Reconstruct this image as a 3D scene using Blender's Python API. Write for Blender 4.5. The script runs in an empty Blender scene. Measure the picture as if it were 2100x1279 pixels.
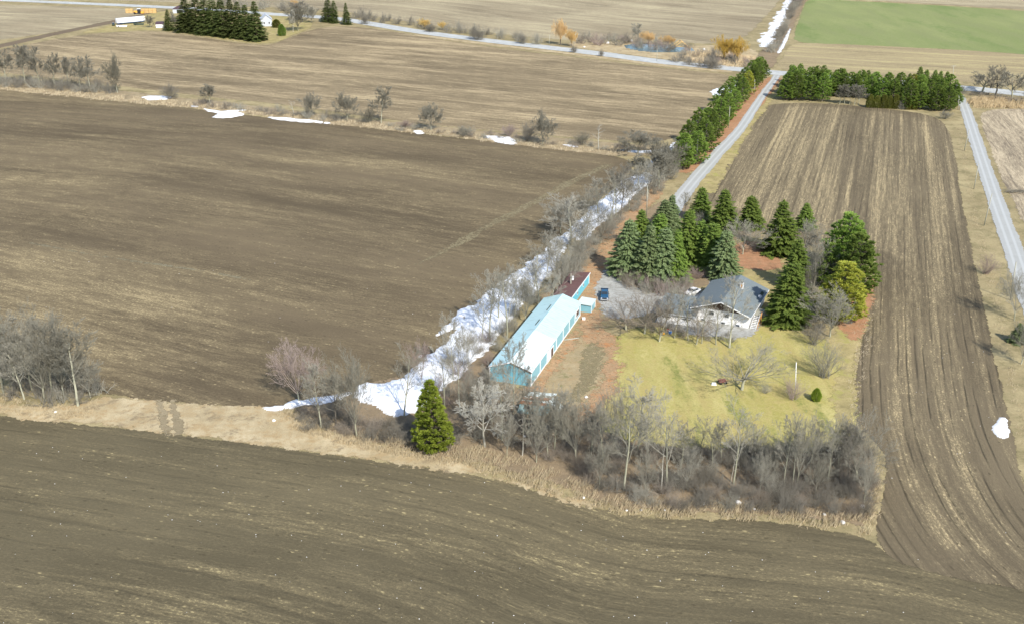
import bpy, math, random
import numpy as np
from mathutils import Vector, Matrix
R = math.radians
scn = bpy.context.scene
col = scn.collection

# ------------------------------------------------------------------ camera
PITCH, CAM_H, HOR = 23.0, 93.0, -260.0
FPX = (639.5 - HOR) / math.tan(R(PITCH))
SP, CP = math.sin(R(PITCH)), math.cos(R(PITCH))
cam = bpy.data.cameras.new('camera')
cam.sensor_width = 36.0
cam.lens = FPX / 2100 * 36
cam.clip_start, cam.clip_end = 0.5, 9000
camo = bpy.data.objects.new('camera', cam)
col.objects.link(camo)
camo.location = (0, 0, CAM_H)
camo.rotation_euler = (R(90 - PITCH), 0, 0)
scn.camera = camo

# ------------------------------------------------------------------ light
SUN_EL, SUN_AZ = 40.5, 27.0            # degrees; the sun stands behind the camera, to its right
world = bpy.data.worlds.new('World')
scn.world = world
world.use_nodes = True
wn = world.node_tree.nodes
wn.clear()
sky = wn.new('ShaderNodeTexSky')
sky.sky_type = 'NISHITA'
sky.sun_disc = False
sky.sun_elevation = R(SUN_EL)
sky.sun_rotation = R(180 - SUN_AZ)
sky.altitude = 300
sky.air_density = 1.0
sky.dust_density = 1.0
bg = wn.new('ShaderNodeBackground')
bg.inputs[1].default_value = 0.14
wo = wn.new('ShaderNodeOutputWorld')
world.node_tree.links.new(sky.outputs[0], bg.inputs[0])
world.node_tree.links.new(bg.outputs[0], wo.inputs[0])
sl = bpy.data.lights.new('sun', 'SUN')
sl.energy = 4.2
sl.angle = R(0.53)
sl.color = (1.0, 0.955, 0.88)
so = bpy.data.objects.new('sun', sl)
col.objects.link(so)
sdir = Vector((math.sin(R(SUN_AZ)) * math.cos(R(SUN_EL)), -math.cos(R(SUN_AZ)) * math.cos(R(SUN_EL)), math.sin(R(SUN_EL))))
so.rotation_euler = sdir.to_track_quat('Z', 'Y').to_euler()
so.location = (100, -100, 200)
vs = scn.view_settings
vs.view_transform = 'Standard'
vs.look = 'None'
vs.exposure = 0.52
vs.gamma = 1.0
vs.use_curve_mapping = False
scn.render.engine = 'CYCLES'
scn.render.resolution_x, scn.render.resolution_y = 1024, 623
scn.cycles.transparent_max_bounces = 16

# ------------------------------------------------------------------ surveying: photo pixel -> point on the ground
def G(px, py, z=0.0):
    u, v = (px - 1050) / FPX, (py - 639.5) / FPX
    D = (CAM_H - z) / (SP + v * CP)
    return (u * D, D * (CP - v * SP))

def depth(px, py):
    return CAM_H / (SP + (py - 639.5) / FPX * CP)

def height(px, pb, pt):
    X, Y = G(px, pb)
    v = (pt - 639.5) / FPX
    return CAM_H - Y * (SP + v * CP) / (CP - v * SP)

# ------------------------------------------------------------------ materials
class MT:
    def __init__(s, name):
        s.m = bpy.data.materials.new(name)
        s.m.use_nodes = True
        s.t = s.m.node_tree
        s.t.nodes.clear()
        s.out = s.t.nodes.new('ShaderNodeOutputMaterial')
    def n(s, typ, ins=None, **props):
        nd = s.t.nodes.new('ShaderNode' + typ)
        for k, v in props.items():
            setattr(nd, k, v)
        for k, v in (ins or {}).items():
            if isinstance(v, bpy.types.NodeSocket):
                s.t.links.new(v, nd.inputs[k])
            else:
                nd.inputs[k].default_value = v
        return nd
    def math(s, op, a, b=0.0, c=None, clamp=False):
        d = {0: a, 1: b}
        if c is not None:
            d[2] = c
        return s.n('Math', d, operation=op, use_clamp=clamp).outputs[0]
    def vmul(s, vec, xyz):
        return s.n('VectorMath', {0: vec, 1: xyz}, operation='MULTIPLY').outputs[0]
    def noise(s, vec, scale, detail=4, rough=.55, dist=0.0):
        d = {'Scale': scale, 'Detail': detail, 'Roughness': rough, 'Distortion': dist}
        if vec is not None:
            d['Vector'] = vec
        return s.n('TexNoise', d).outputs['Fac']
    def mix(s, f, a, b):
        nd = s.t.nodes.new('ShaderNodeMix')
        nd.data_type = 'RGBA'
        for i, v in ((0, f), (6, a), (7, b)):
            if isinstance(v, bpy.types.NodeSocket):
                s.t.links.new(v, nd.inputs[i])
            elif i == 0:
                nd.inputs[i].default_value = v
            else:
                nd.inputs[i].default_value = (*v[:3], 1)
        return nd.outputs[2]
    def step(s, x, lo, hi):
        return s.n('MapRange', {0: x, 1: lo, 2: hi, 3: 0.0, 4: 1.0}, interpolation_type='SMOOTHSTEP').outputs[0]
    def pos(s):
        return s.n('NewGeometry').outputs['Position']
    def attr(s, name, vec=False):
        a = s.n('Attribute', attribute_name=name)
        return a.outputs['Vector'] if vec else a.outputs['Fac']
    def rnd(s):
        return s.n('ObjectInfo').outputs['Random']
    def surf(s, base, rough=.9, bump=None, bstr=.5, bdist=.05, metal=0.0, spec=.25, alpha=None, **kw):
        d = {'Base Color': base if isinstance(base, bpy.types.NodeSocket) else (*base[:3], 1),
             'Roughness': rough, 'Metallic': metal, 'Specular IOR Level': spec}
        if bump is not None:
            d['Normal'] = s.n('Bump', {'Height': bump, 'Strength': bstr, 'Distance': bdist}).outputs[0]
        if alpha is not None:
            d['Alpha'] = alpha
        d.update(kw)
        p = s.n('BsdfPrincipled', d)
        s.t.links.new(p.outputs[0], s.out.inputs[0])
        return s.m
    def edge(s, rag, freq=.5):
        """ragged real border of a sheet from its distance attribute"""
        sd = s.attr('sd')
        p = s.pos()
        a = s.noise(p, freq, 5, .7)
        b = s.noise(p, freq * .12, 2, .5)
        w = s.math('ADD', s.math('SUBTRACT', a, .5), s.math('MULTIPLY', s.math('SUBTRACT', b, .5), .8))
        x = s.math('ADD', sd, s.math('MULTIPLY', w, rag * 3.2))
        return s.step(x, -.08 * rag, .12 * rag)

def plain(name, colr, rough=.7, nscale=3.0, amt=.12, metal=0.0, spec=.3, **kw):
    t = MT(name)
    nz = t.noise(t.n('TexCoord').outputs['Object'], nscale, 4)
    d = tuple(c * (1 - amt * 1.6) for c in colr)
    l = tuple(min(1, c * (1 + amt)) for c in colr)
    return t.surf(t.mix(nz, d, l), rough, metal=metal, spec=spec, **kw)

def soil(name, dark, light, straw, amount=.5, band=(.05, .006), rag=1.2, furrow=0.0, fs=1.3, bandc=1.0, headland=0.0, stalks=.5, patch=.5, near=None, warp=5):
    """worked field: dark soil, bands of crop residue that follow the working direction"""
    t = MT(name)
    fl = t.attr('fl', True)
    p = t.pos()
    sd = t.attr('sd')
    wob = t.n('VectorMath', {0: fl, 1: t.n('VectorMath', {0: t.n('TexNoise', {'Vector': p, 'Scale': .02, 'Detail': 3}).outputs['Color'], 1: (warp, warp, 0)}, operation='MULTIPLY').outputs[0]}, operation='ADD').outputs[0]
    if headland:
        raw = t.step(t.math('ADD', sd, t.math('MULTIPLY', t.math('SUBTRACT', t.noise(t.vmul(fl, (.2, .03, 1)), 1.0, 2), .5), 3.0)), headland * .75, headland * 1.2)
    b1 = t.noise(t.vmul(wob, (band[0], band[1], 1)), 1.0, 3, .6)
    b2 = t.noise(t.vmul(wob, (band[0] * 5.5, band[1] * 5.5, 1)), 1.0, 5, .7)
    b3 = t.noise(t.vmul(wob, (1.5, .2, 1)), 1.0, 4, .75)
    big = t.noise(p, .011, 3, .5)
    spk = t.noise(t.vmul(fl, (3.2, 1.6, 1)), 1.0, 4, .85)
    a = t.math('ADD', t.math('MULTIPLY', b1, .55 * bandc), t.math('MULTIPLY', b2, .5 * bandc))
    a = t.math('ADD', a, t.math('MULTIPLY', b3, .46))
    a = t.math('ADD', a, t.math('MULTIPLY', big, patch))
    a = t.math('ADD', a, t.math('MULTIPLY', spk, .5))
    mean = .5 * (.55 * bandc + .5 * bandc + .46 + patch + .5)
    a = t.math('MULTIPLY_ADD', t.math('SUBTRACT', a, mean), 2.0, amount - .5)
    if headland:
        a = t.math('ADD', a, t.math('MULTIPLY', t.math("SUBTRACT", raw, 1.0), .16))
    f1 = t.step(a, -.3, .2)
    f2 = t.step(t.math('ADD', a, t.math('MULTIPLY', t.math('SUBTRACT', spk, .5), stalks)), .06, .42)
    tint = t.math('MULTIPLY_ADD', t.noise(t.vmul(wob, (.03, .012, 1)), 1.0, 4, .6), .7, t.math('MULTIPLY', spk, .3))
    c0 = t.mix(t.step(tint, .34, .66), tuple(c * .76 for c in dark), tuple(c * 1.26 for c in dark))
    c = t.mix(f1, c0, light)
    c = t.mix(f2, c, straw)
    # loose stalks and clods, each a separate fleck
    vo = t.n('TexVoronoi', {'Vector': t.vmul(fl, (1.5, .75, 1)), 'Scale': 1.0, 'Randomness': 1.0})
    pick = t.n('SeparateXYZ', {0: vo.outputs['Color']}).outputs[0]
    flk = t.math('MULTIPLY', t.step(vo.outputs['Distance'], .34, .16), t.step(t.math('ADD', pick, t.math('MULTIPLY', a, .9)), .72, .95))
    c = t.mix(t.math('MULTIPLY', flk, .75), c, tuple(min(1, v * 1.12) for v in straw))
    drk = t.math('MULTIPLY', t.step(vo.outputs['Distance'], .4, .2), t.step(pick, .16, .05))
    c = t.mix(t.math('MULTIPLY', drk, .5), c, tuple(v * .5 for v in dark))
    h = t.math('ADD', t.math('MULTIPLY', spk, .7), t.math('MULTIPLY', b3, .6))
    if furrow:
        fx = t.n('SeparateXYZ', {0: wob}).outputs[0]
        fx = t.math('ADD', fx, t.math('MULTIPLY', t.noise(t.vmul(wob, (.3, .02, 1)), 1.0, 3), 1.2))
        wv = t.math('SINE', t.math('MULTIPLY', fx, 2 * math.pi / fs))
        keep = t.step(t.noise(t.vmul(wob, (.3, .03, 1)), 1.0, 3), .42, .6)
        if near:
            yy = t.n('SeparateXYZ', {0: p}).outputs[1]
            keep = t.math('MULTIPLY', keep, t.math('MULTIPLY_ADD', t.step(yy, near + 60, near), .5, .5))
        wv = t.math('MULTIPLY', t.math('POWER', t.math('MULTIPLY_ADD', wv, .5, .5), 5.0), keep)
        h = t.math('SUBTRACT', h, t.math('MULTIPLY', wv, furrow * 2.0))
        c = t.mix(t.math('MULTIPLY', wv, furrow * .7), c, tuple(v * .6 for v in dark))  # shade inside the furrows, painted into the soil colour
    return t.surf(c, 1.0, bump=h, bstr=.9, bdist=.14, spec=.1, alpha=t.edge(rag))

def grassy(name, c1, c2, c3, rag=1.0, s1=.08, s2=.9, bias=0.0, opaque=False, freq=.5, stretch=None, c4=None, cut=None):
    t = MT(name)
    p = t.pos()
    q = t.n('Mapping', {'Vector': p, 'Rotation': (0, 0, stretch), 'Scale': (1, .3, 1)}).outputs[0] if stretch is not None else p
    a = t.noise(q, s1, 5, .65)
    b = t.noise(p, s2, 5, .8)
    cc = t.noise(q, s1 * 3.1, 4, .65)
    fine = t.noise(p, s2 * 3.3, 3, .8)
    x = t.math('ADD', t.math('MULTIPLY', a, .9), t.math('MULTIPLY', b, .7))
    c = t.mix(t.step(x, .6 + bias, 1.0 + bias), c1, c2)
    c = t.mix(t.step(t.math('ADD', t.math('MULTIPLY', cc, .7), t.math('MULTIPLY', b, .55)), .56, .76), c, c3)
    if c4 is not None:
        d = t.noise(t.vmul(q, (1, 1, 1)), s1 * 1.7, 4, .7)
        c = t.mix(t.step(t.math('ADD', d, t.math('MULTIPLY', t.math('SUBTRACT', b, .5), .5)), .52, .68), c, c4)
    c = t.n('HueSaturation', {'Color': c, 'Value': t.math('MULTIPLY_ADD', fine, .8, .6), 'Hue': .5, 'Saturation': 1.0, 'Fac': 1.0}).outputs[0]
    al = None
    if not opaque:
        al = t.edge(rag, freq)
        if cut is not None:      # leaves and gravel thin out in patches
            al = t.math('MULTIPLY', al, t.step(t.math('ADD', t.math('MULTIPLY', b, .8), t.math('MULTIPLY', cc, .5)), cut, cut + .14))
    return t.surf(c, 1.0, bump=b, bstr=.8, bdist=.12, spec=.1, **({} if al is None else {'alpha': al}))

M = {}
M['field_near'] = soil('near_field_soil', (0.119, 0.099, 0.059), (0.176, 0.144, 0.083), (0.399, 0.326, 0.167), amount=.38, band=(.075, .007), rag=1.0, furrow=.3, fs=3.2, stalks=.8, patch=.25, warp=4)
M['field_left'] = soil('left_field_soil', (0.129, 0.100, 0.061), (0.195, 0.153, 0.089), (0.389, 0.311, 0.172), amount=.41, band=(.055, .006), rag=1.2, stalks=.8, patch=.3, bandc=.85)
M['field_mid'] = soil('middle_field_soil', (0.157, 0.122, 0.074), (0.278, 0.218, 0.130), (0.483, 0.382, 0.226), amount=.53, band=(.075, .009), rag=1.5, patch=.25)
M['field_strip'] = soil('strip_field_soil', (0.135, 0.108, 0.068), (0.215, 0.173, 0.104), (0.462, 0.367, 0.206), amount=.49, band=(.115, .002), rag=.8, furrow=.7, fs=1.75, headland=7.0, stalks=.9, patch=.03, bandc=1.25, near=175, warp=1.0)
M['field_far'] = soil('far_field_soil', (.24, .195, .125), (.35, .295, .19), (.47, .4, .25), amount=.5, band=(.03, .004), rag=2.0, patch=.35)
M['field_stubble'] = soil('stubble_field', (.25, .2, .12), (.37, .3, .165), (.5, .43, .21), amount=.52, band=(.11, .004), rag=1.5, patch=.2)
M['field_tan'] = soil('tan_lane_field', (.19, .155, .11), (.36, .295, .2), (.52, .43, .29), amount=.6, band=(.16, .02), rag=1.2, furrow=.4, fs=3.0, patch=.3)
M['field_green'] = grassy('winter_wheat', (.195, .23, .085), (.26, .28, .115), (.215, .235, .1), rag=1.5, s1=.02, s2=.3, stretch=1.2, c4=(.17, .215, .075))
M['ground'] = grassy('dry_grass_ground', (.27, .215, .115), (.4, .33, .18), (.22, .185, .095), s1=.05, s2=.7, opaque=True)
M['bank'] = grassy('matted_grass', (.36, .285, .165), (.53, .44, .28), (.38, .28, .15), rag=1.8, s1=.12, s2=1.5, c4=(.26, .205, .125))
M['lawn'] = grassy('spring_lawn', (.33, .295, .09), (.5, .43, .185), (.38, .31, .12), rag=2.6, s1=.07, s2=.9, freq=.35, stretch=1.1, c4=(.215, .225, .065))
M['verge'] = grassy('hedge_verge_grass', (.27, .215, .13), (.38, .31, .19), (.3, .225, .13), rag=1.8, s1=.12, s2=1.2, c4=(.2, .16, .1))
M['lawn_dry'] = grassy('dry_lawn', (.3, .25, .11), (.46, .37, .18), (.26, .215, .1), rag=1.8, s1=.1, s2=.9, c4=(.33, .3, .1))
M['litter'] = grassy('leaf_litter', (.36, .22, .12), (.47, .31, .175), (.29, .215, .125), rag=3.0, s1=.25, s2=1.4, freq=.8, cut=.47, c4=(.42, .21, .095))
M['needles'] = grassy('fallen_needles', (.34, .17, .09), (.44, .25, .14), (.3, .18, .1), rag=1.6, s1=.2, s2=1.3, freq=.8)
M['undergrowth'] = grassy('brown_leaf_floor', (.2, .155, .1), (.3, .225, .14), (.25, .19, .115), rag=1.8, s1=.2, s2=1.4)
M['mud'] = grassy('brown_yard_soil', (.28, .225, .13), (.42, .335, .2), (.35, .26, .14), rag=2.4, s1=.2, s2=1.1, c4=(.23, .2, .1))
M['gravel'] = grassy('pale_gravel', (.33, .33, .3), (.45, .45, .42), (.28, .27, .24), rag=1.6, s1=.25, s2=1.6, freq=.7, cut=.36)
M['road'] = grassy('road_gravel', (.42, .43, .41), (.52, .53, .5), (.38, .39, .38), rag=.5, s1=.1, s2=.8)
M['track'] = grassy('worn_track', (.21, .175, .105), (.31, .26, .155), (.2, .17, .1), rag=1.4, s1=.15, s2=1.2, cut=.56)
M['dirt'] = grassy('dark_dirt', (.14, .105, .07), (.2, .155, .1), (.17, .13, .09), rag=1.2, s1=.1, s2=.9)
M['crossing'] = grassy('trampled_grass', (.22, .18, .11), (.31, .255, .16), (.26, .21, .13), rag=1.2, s1=.1, s2=.9, cut=.46)
M['paleline'] = grassy('pale_furrow', (.2, .175, .115), (.27, .235, .15), (.18, .16, .1), rag=.7, s1=.15, s2=1.2, cut=.5)

def drive_mat():
    t = MT('driveway_gravel')
    p = t.pos()
    x = t.n('SeparateXYZ', {0: t.attr('fl', True)}).outputs[0]
    b = t.noise(p, 1.4, 5, .7)
    rut = t.math('ABSOLUTE', x)
    r1 = t.step(t.math('ABSOLUTE', t.math('SUBTRACT', rut, .95)), .55, .15)
    c = t.mix(t.math('ADD', t.math('MULTIPLY', b, .7), t.math('MULTIPLY', t.noise(p, .2, 3), .4)), (.27, .27, .25), (.46, .465, .44))
    c = t.mix(t.math('MULTIPLY', r1, .55), c, (.5, .515, .5))
    return t.surf(c, 1.0, bump=b, bstr=.5, bdist=.06, spec=.1, alpha=t.edge(.5, .7))
M['drive'] = drive_mat()

def snow_mat():
    t = MT('old_snow')
    p = t.pos()
    b = t.noise(p, .7, 5, .65)
    d = t.step(t.noise(p, 1.9, 4, .7), .66, .76)
    c = t.mix(b, (.74, .78, .83), (.9, .915, .93))
    e = t.step(t.math('ADD', t.n('SeparateXYZ', {0: p}).outputs[2], t.math('MULTIPLY', t.math('SUBTRACT', b, .5), .3)), .3, .06)
    c = t.mix(t.math('MULTIPLY', e, .45), c, (.5, .47, .42))
    c = t.mix(t.math('MULTIPLY', d, .6), c, (.42, .36, .29))
    return t.surf(c, .75, bump=b, bstr=.6, bdist=.25, spec=.2)
M['snow'] = snow_mat()

def water_mat():
    t = MT('pond_water')
    b = t.noise(t.pos(), .8, 3)
    return t.surf(t.mix(t.noise(t.pos(), .06, 2), (.06, .13, .16), (.13, .22, .25)), .15, bump=b, bstr=.1, bdist=.03, spec=.5)
M['water'] = water_mat()

def bark(name, a, b, sc=1.2):
    t = MT(name)
    o = t.n('TexCoord').outputs['Object']
    f = t.noise(t.vmul(o, (1, 1, .35)), sc * 2, 4)
    r = t.rnd()
    c = t.mix(f, a, b)
    c = t.n('HueSaturation', {'Color': c, 'Value': t.math('MULTIPLY_ADD', r, .35, .82), 'Saturation': t.math('MULTIPLY_ADD', r, -.2, 1.1), 'Fac': 1.0, 'Hue': .5}).outputs[0]
    return t.surf(c, .95, spec=.1)
M['bark'] = bark('grey_green_bark', (.25, .245, .17), (.43, .42, .31))
M['bark_dark'] = bark('dark_bark', (.11, .095, .075), (.19, .165, .13))
M['bark_pale'] = bark('pale_bark', (.32, .305, .25), (.48, .46, .39))
M['twig'] = bark('grey_twigs', (.235, .222, .178), (.375, .355, .288))
M['twig_dark'] = bark('dark_twigs', (.16, .147, .118), (.265, .243, .198))
M['twig_far'] = bark('grey_twigs_distant', (.17, .16, .125), (.27, .255, .2))
M['twig_brown'] = bark('brown_twigs', (.21, .175, .135), (.33, .285, .225))
M['twig_red'] = bark('reddish_twigs', (.255, .195, .17), (.38, .305, .265))
M['twig_gold'] = bark('golden_twigs', (.5, .32, .12), (.72, .5, .24))
M['twig_yellow'] = bark('yellow_twigs', (.52, .35, .1), (.7, .5, .17))

def leaf(name, a, b, c3, var=.25, clump=.55):
    t = MT(name)
    o = t.n('TexCoord').outputs['Object']
    f = t.noise(o, clump, 3, .6)
    g = t.noise(o, 4.0, 2, .6)
    r = t.rnd()
    c = t.mix(t.step(t.math('ADD', f, t.math('MULTIPLY', t.math('SUBTRACT', r, .5), .2)), .36, .62), a, b)
    c = t.mix(t.math('MULTIPLY', t.step(g, .48, .72), .7), c, c3)
    c = t.n('HueSaturation', {'Color': c, 'Value': t.math('MULTIPLY_ADD', r, var, 1 - var / 2), 'Hue': t.math('MULTIPLY_ADD', r, .02, .49), 'Saturation': 1.0, 'Fac': 1.0}).outputs[0]
    m = t.surf(c, .85, spec=.15)
    tr = t.n('BsdfTranslucent', {'Color': c})
    p_ = [n for n in t.t.nodes if n.type == 'BSDF_PRINCIPLED'][0]
    ms = t.n('MixShader', {0: .4, 1: p_.outputs[0], 2: tr.outputs[0]})
    t.t.links.new(ms.outputs[0], t.out.inputs[0])
    return m
M['spruce'] = leaf('spruce_needles', (.145, .22, .045), (.225, .315, .065), (.4, .47, .11))
M['spruce_blue'] = leaf('blue_spruce_needles', (.16, .22, .085), (.25, .315, .14), (.42, .47, .25))
M['spruce_far'] = leaf('dark_spruce_needles', (.1, .13, .04), (.14, .175, .05), (.2, .22, .075))
M['pine'] = leaf('pine_needles', (.15, .24, .05), (.26, .36, .075), (.45, .5, .12), var=.4)
M['pine_yellow'] = leaf('yellowing_pine_needles', (.26, .31, .05), (.42, .42, .07), (.58, .52, .12))
M['cedar'] = leaf('cedar_scale_leaves', (.2, .22, .05), (.28, .29, .07), (.32, .32, .08))
M['cedar_bright'] = leaf('bright_cedar_leaves', (.2, .265, .035), (.3, .37, .05), (.44, .49, .09))
M['grass_blade'] = bark('dry_grass_blades', (.35, .285, .18), (.56, .465, .31), .3)
M['grass_pale'] = bark('pale_reed_blades', (.5, .39, .24), (.66, .53, .34), .3)
M['stone'] = plain('field_stone', (.5, .48, .44), .9, 2.0, .25)
M['stone_w'] = plain('pale_stone', (.72, .7, .66), .9, 2.0, .15)

# ------------------------------------------------------------------ object helpers
def link(o, parent=None):
    col.objects.link(o)
    if parent is not None:
        o.parent = parent
    return o

def tag(o, label=None, cat=None, group=None, kind=None):
    if label: o['label'] = label
    if cat: o['category'] = cat
    if group: o['group'] = group
    if kind: o['kind'] = kind
    return o

def empty(name, loc, rz=0.0, label=None, cat=None, group=None):
    o = bpy.data.objects.new(name, None)
    o.empty_display_size = .5
    o.location = loc
    o.rotation_euler = (0, 0, rz)
    link(o)
    return tag(o, label, cat, group)

def mesh_np(name, verts, faces, mat=None, smooth=False):
    """verts Nx3 array, faces MxK array"""
    me = bpy.data.meshes.new(name)
    verts = np.asarray(verts, dtype=np.float32)
    faces = np.asarray(faces, dtype=np.int32)
    k = faces.shape[1]
    me.vertices.add(len(verts))
    me.vertices.foreach_set('co', verts.ravel())
    me.loops.add(faces.size)
    me.loops.foreach_set('vertex_index', faces.ravel())
    me.polygons.add(len(faces))
    me.polygons.foreach_set('loop_start', np.arange(0, faces.size, k, dtype=np.int32))
    if smooth:
        me.polygons.foreach_set('use_smooth', np.ones(len(faces), dtype=bool))
    me.update(calc_edges=True)
    if mat: me.materials.append(mat)
    return me

class MB:
    """collects boxes, prisms, tubes; build() links them as ONE mesh object"""
    def __init__(s):
        s.v, s.f = [], []
    def add(s, vs_, fs):
        b = len(s.v)
        s.v += [tuple(v) for v in vs_]
        s.f += [tuple(i + b for i in f) for f in fs]
        return s
    def box(s, x0, x1, y0, y1, z0, z1):
        return s.hexa([(x0, y0, z0), (x1, y0, z0), (x1, y1, z0), (x0, y1, z0), (x0, y0, z1), (x1, y0, z1), (x1, y1, z1), (x0, y1, z1)])
    def hexa(s, p):
        return s.add(p, [(0, 3, 2, 1), (4, 5, 6, 7), (0, 1, 5, 4), (1, 2, 6, 5), (2, 3, 7, 6), (3, 0, 4, 7)])
    def prism(s, prof, a0, a1, axis='y'):
        """profile of (u, z) extruded along axis"""
        n = len(prof)
        if axis == 'y':
            A = [(u, a0, z) for u, z in prof] + [(u, a1, z) for u, z in prof]
        else:
            A = [(a0, u, z) for u, z in prof] + [(a1, u, z) for u, z in prof]
        fs = [tuple(range(n))[::-1], tuple(range(n, 2 * n))] + [(i, (i + 1) % n, n + (i + 1) % n, n + i) for i in range(n)]
        return s.add(A, fs)
    def tube(s, p, q, r0, r1=None, n=10, cap=True):
        r1 = r0 if r1 is None else r1
        p, q = Vector(p), Vector(q)
        d = (q - p).normalized()
        a = d.orthogonal().normalized()
        b = d.cross(a)
        vs_ = []
        for c, r in ((p, r0), (q, r1)):
            for i in range(n):
                t = 2 * math.pi * i / n
                vs_.append(c + a * math.cos(t) * r + b * math.sin(t) * r)
        fs = [(i, (i + 1) % n, n + (i + 1) % n, n + i) for i in range(n)]
        if cap: fs += [tuple(range(n))[::-1], tuple(range(n, 2 * n))]
        return s.add(vs_, fs)
    def build(s, name, mat, parent=None, loc=None, smooth=False, bevel=0.0):
        me = bpy.data.meshes.new(name)
        me.from_pydata(s.v, [], s.f)
        me.materials.append(mat)
        if smooth:
            for p in me.polygons: p.use_smooth = True
        me.update()
        o = bpy.data.objects.new(name, me)
        if loc: o.location = loc
        link(o, parent)
        if bevel:
            bv = o.modifiers.new('bevel', 'BEVEL')
            bv.width = bevel
            bv.segments = 2
            bv.limit_method = 'ANGLE'
        return o

# ------------------------------------------------------------------ ground sheets
def chaikin(p, n=2):
    for _ in range(n):
        q = []
        for i in range(len(p)):
            a, b = p[i], p[(i + 1) % len(p)]
            q += [(a[0] * .75 + b[0] * .25, a[1] * .75 + b[1] * .25), (a[0] * .25 + b[0] * .75, a[1] * .25 + b[1] * .75)]
        p = q
    return p

def sdist(P, poly):
    """signed distance of points P (N,2) to polygon, + inside"""
    A = np.array(poly)
    B = np.roll(A, -1, axis=0)
    d2 = np.full(len(P), 1e18)
    ins = np.zeros(len(P), dtype=bool)
    for a, b in zip(A, B):
        ab = b - a
        L = (ab ** 2).sum() + 1e-12
        t = np.clip(((P - a) @ ab) / L, 0, 1)
        q = a + t[:, None] * ab
        d2 = np.minimum(d2, ((P - q) ** 2).sum(1))
        c = ((a[1] > P[:, 1]) != (b[1] > P[:, 1]))
        if abs(b[1] - a[1]) > 1e-9:
            x = (b[0] - a[0]) * (P[:, 1] - a[1]) / (b[1] - a[1]) + a[0]
            ins ^= c & (P[:, 0] < x)
    return np.sqrt(d2) * np.where(ins, 1, -1)

def flow(P, guide):
    """coordinates across and along a guide line"""
    A = np.array(guide)
    best = np.full(len(P), 1e18)
    ac = np.zeros(len(P)); al = np.zeros(len(P))
    s0 = 0.0
    for i in range(len(A) - 1):
        a, b = A[i], A[i + 1]
        ab = b - a
        L = math.hypot(*ab)
        u = ab / L
        t = (P - a) @ u
        lo = -1e9 if i == 0 else 0
        hi = 1e9 if i == len(A) - 2 else L
        tc = np.clip(t, lo, hi)
        q = a + tc[:, None] * u
        d = np.sqrt(((P - q) ** 2).sum(1))
        side = np.sign((P[:, 0] - a[0]) * u[1] - (P[:, 1] - a[1]) * u[0])
        m = d < best
        best[m] = d[m]; ac[m] = (d * side)[m]; al[m] = (s0 + tc)[m]
        s0 += L
    return ac, al

def smooth_line(pts, n=2):
    for _ in range(n):
        q = [pts[0]]
        for a, b in zip(pts[:-1], pts[1:]):
            q += [(a[0] * .75 + b[0] * .25, a[1] * .75 + b[1] * .25), (a[0] * .25 + b[0] * .75, a[1] * .25 + b[1] * .75)]
        pts = q + [pts[-1]]
    return pts

USED_Z = set()
def sheet(name, px, z, mat, stepm=2.0, fringe=3.0, guide=None, world_pts=False, label=None, smooth=2, guide_world=False):
    z = round(z * 1.6, 4)
    while z in USED_Z: z = round(z + .0031, 4)
    USED_Z.add(z)
    poly = list(px) if world_pts else [G(*p) for p in px]
    if smooth: poly = chaikin(poly, smooth)
    A = np.array(poly)
    x0, y0 = A.min(0) - fringe; x1, y1 = A.max(0) + fringe
    xs = np.arange(x0, x1 + stepm, stepm); ys = np.arange(y0, y1 + stepm, stepm)
    X, Y = np.meshgrid(xs, ys)
    P = np.stack([X.ravel(), Y.ravel()], 1)
    sd = sdist(P, poly)
    if guide is None: ac, al = P[:, 0], P[:, 1]
    else: ac, al = flow(P, guide if guide_world else [G(*g) for g in guide])
    nx, ny = len(xs), len(ys)
    idx = np.arange(nx * ny).reshape(ny, nx)
    F = np.stack([idx[:-1, :-1], idx[:-1, 1:], idx[1:, 1:], idx[1:, :-1]], -1).reshape(-1, 4)
    F = F[sd[F].max(1) > -fringe]
    used = np.unique(F)
    remap = np.zeros(nx * ny, dtype=np.int32); remap[used] = np.arange(len(used))
    V = np.column_stack([P[used], np.full(len(used), z)])
    me = mesh_np(name, V, remap[F], mat)
    at = me.attributes.new('sd', 'FLOAT', 'POINT'); at.data.foreach_set('value', sd[used].astype(np.float32))
    at = me.attributes.new('fl', 'FLOAT_VECTOR', 'POINT')
    at.data.foreach_set('vector', np.column_stack([ac[used], al[used], np.zeros(len(used))]).astype(np.float32).ravel())
    o = link(bpy.data.objects.new(name, me))
    return tag(o, label, kind='structure')

def strip(name, px, width, z, mat, stepm=1.0, fringe=1.5, world_pts=False, widths=None):
    L = smooth_line([G(*p) for p in px] if not world_pts else list(px))
    n = len(L)
    left, right = [], []
    for i in range(n):
        a, b = np.array(L[max(0, i - 1)]), np.array(L[min(n - 1, i + 1)])
        d = (b - a) / np.hypot(*(b - a))
        nrm = np.array((-d[1], d[0]))
        w = width / 2
        if widths is not None:
            w = np.interp(i / (n - 1), np.linspace(0, 1, len(widths)), widths) / 2
        c = np.array(L[i])
        left.append(tuple(c + nrm * w)); right.append(tuple(c - nrm * w))
    return sheet(name, left + right[::-1], z, mat, stepm, fringe, guide=L, world_pts=True, smooth=0, guide_world=True)

# base ground, one sheet to the horizon
gm = mesh_np('ground', [(-5000, -600, 0), (5000, -600, 0), (5000, 8000, 0), (-5000, 8000, 0)], [(0, 1, 2, 3)], M['ground'])
tag(link(bpy.data.objects.new('ground', gm)), kind='structure')

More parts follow.
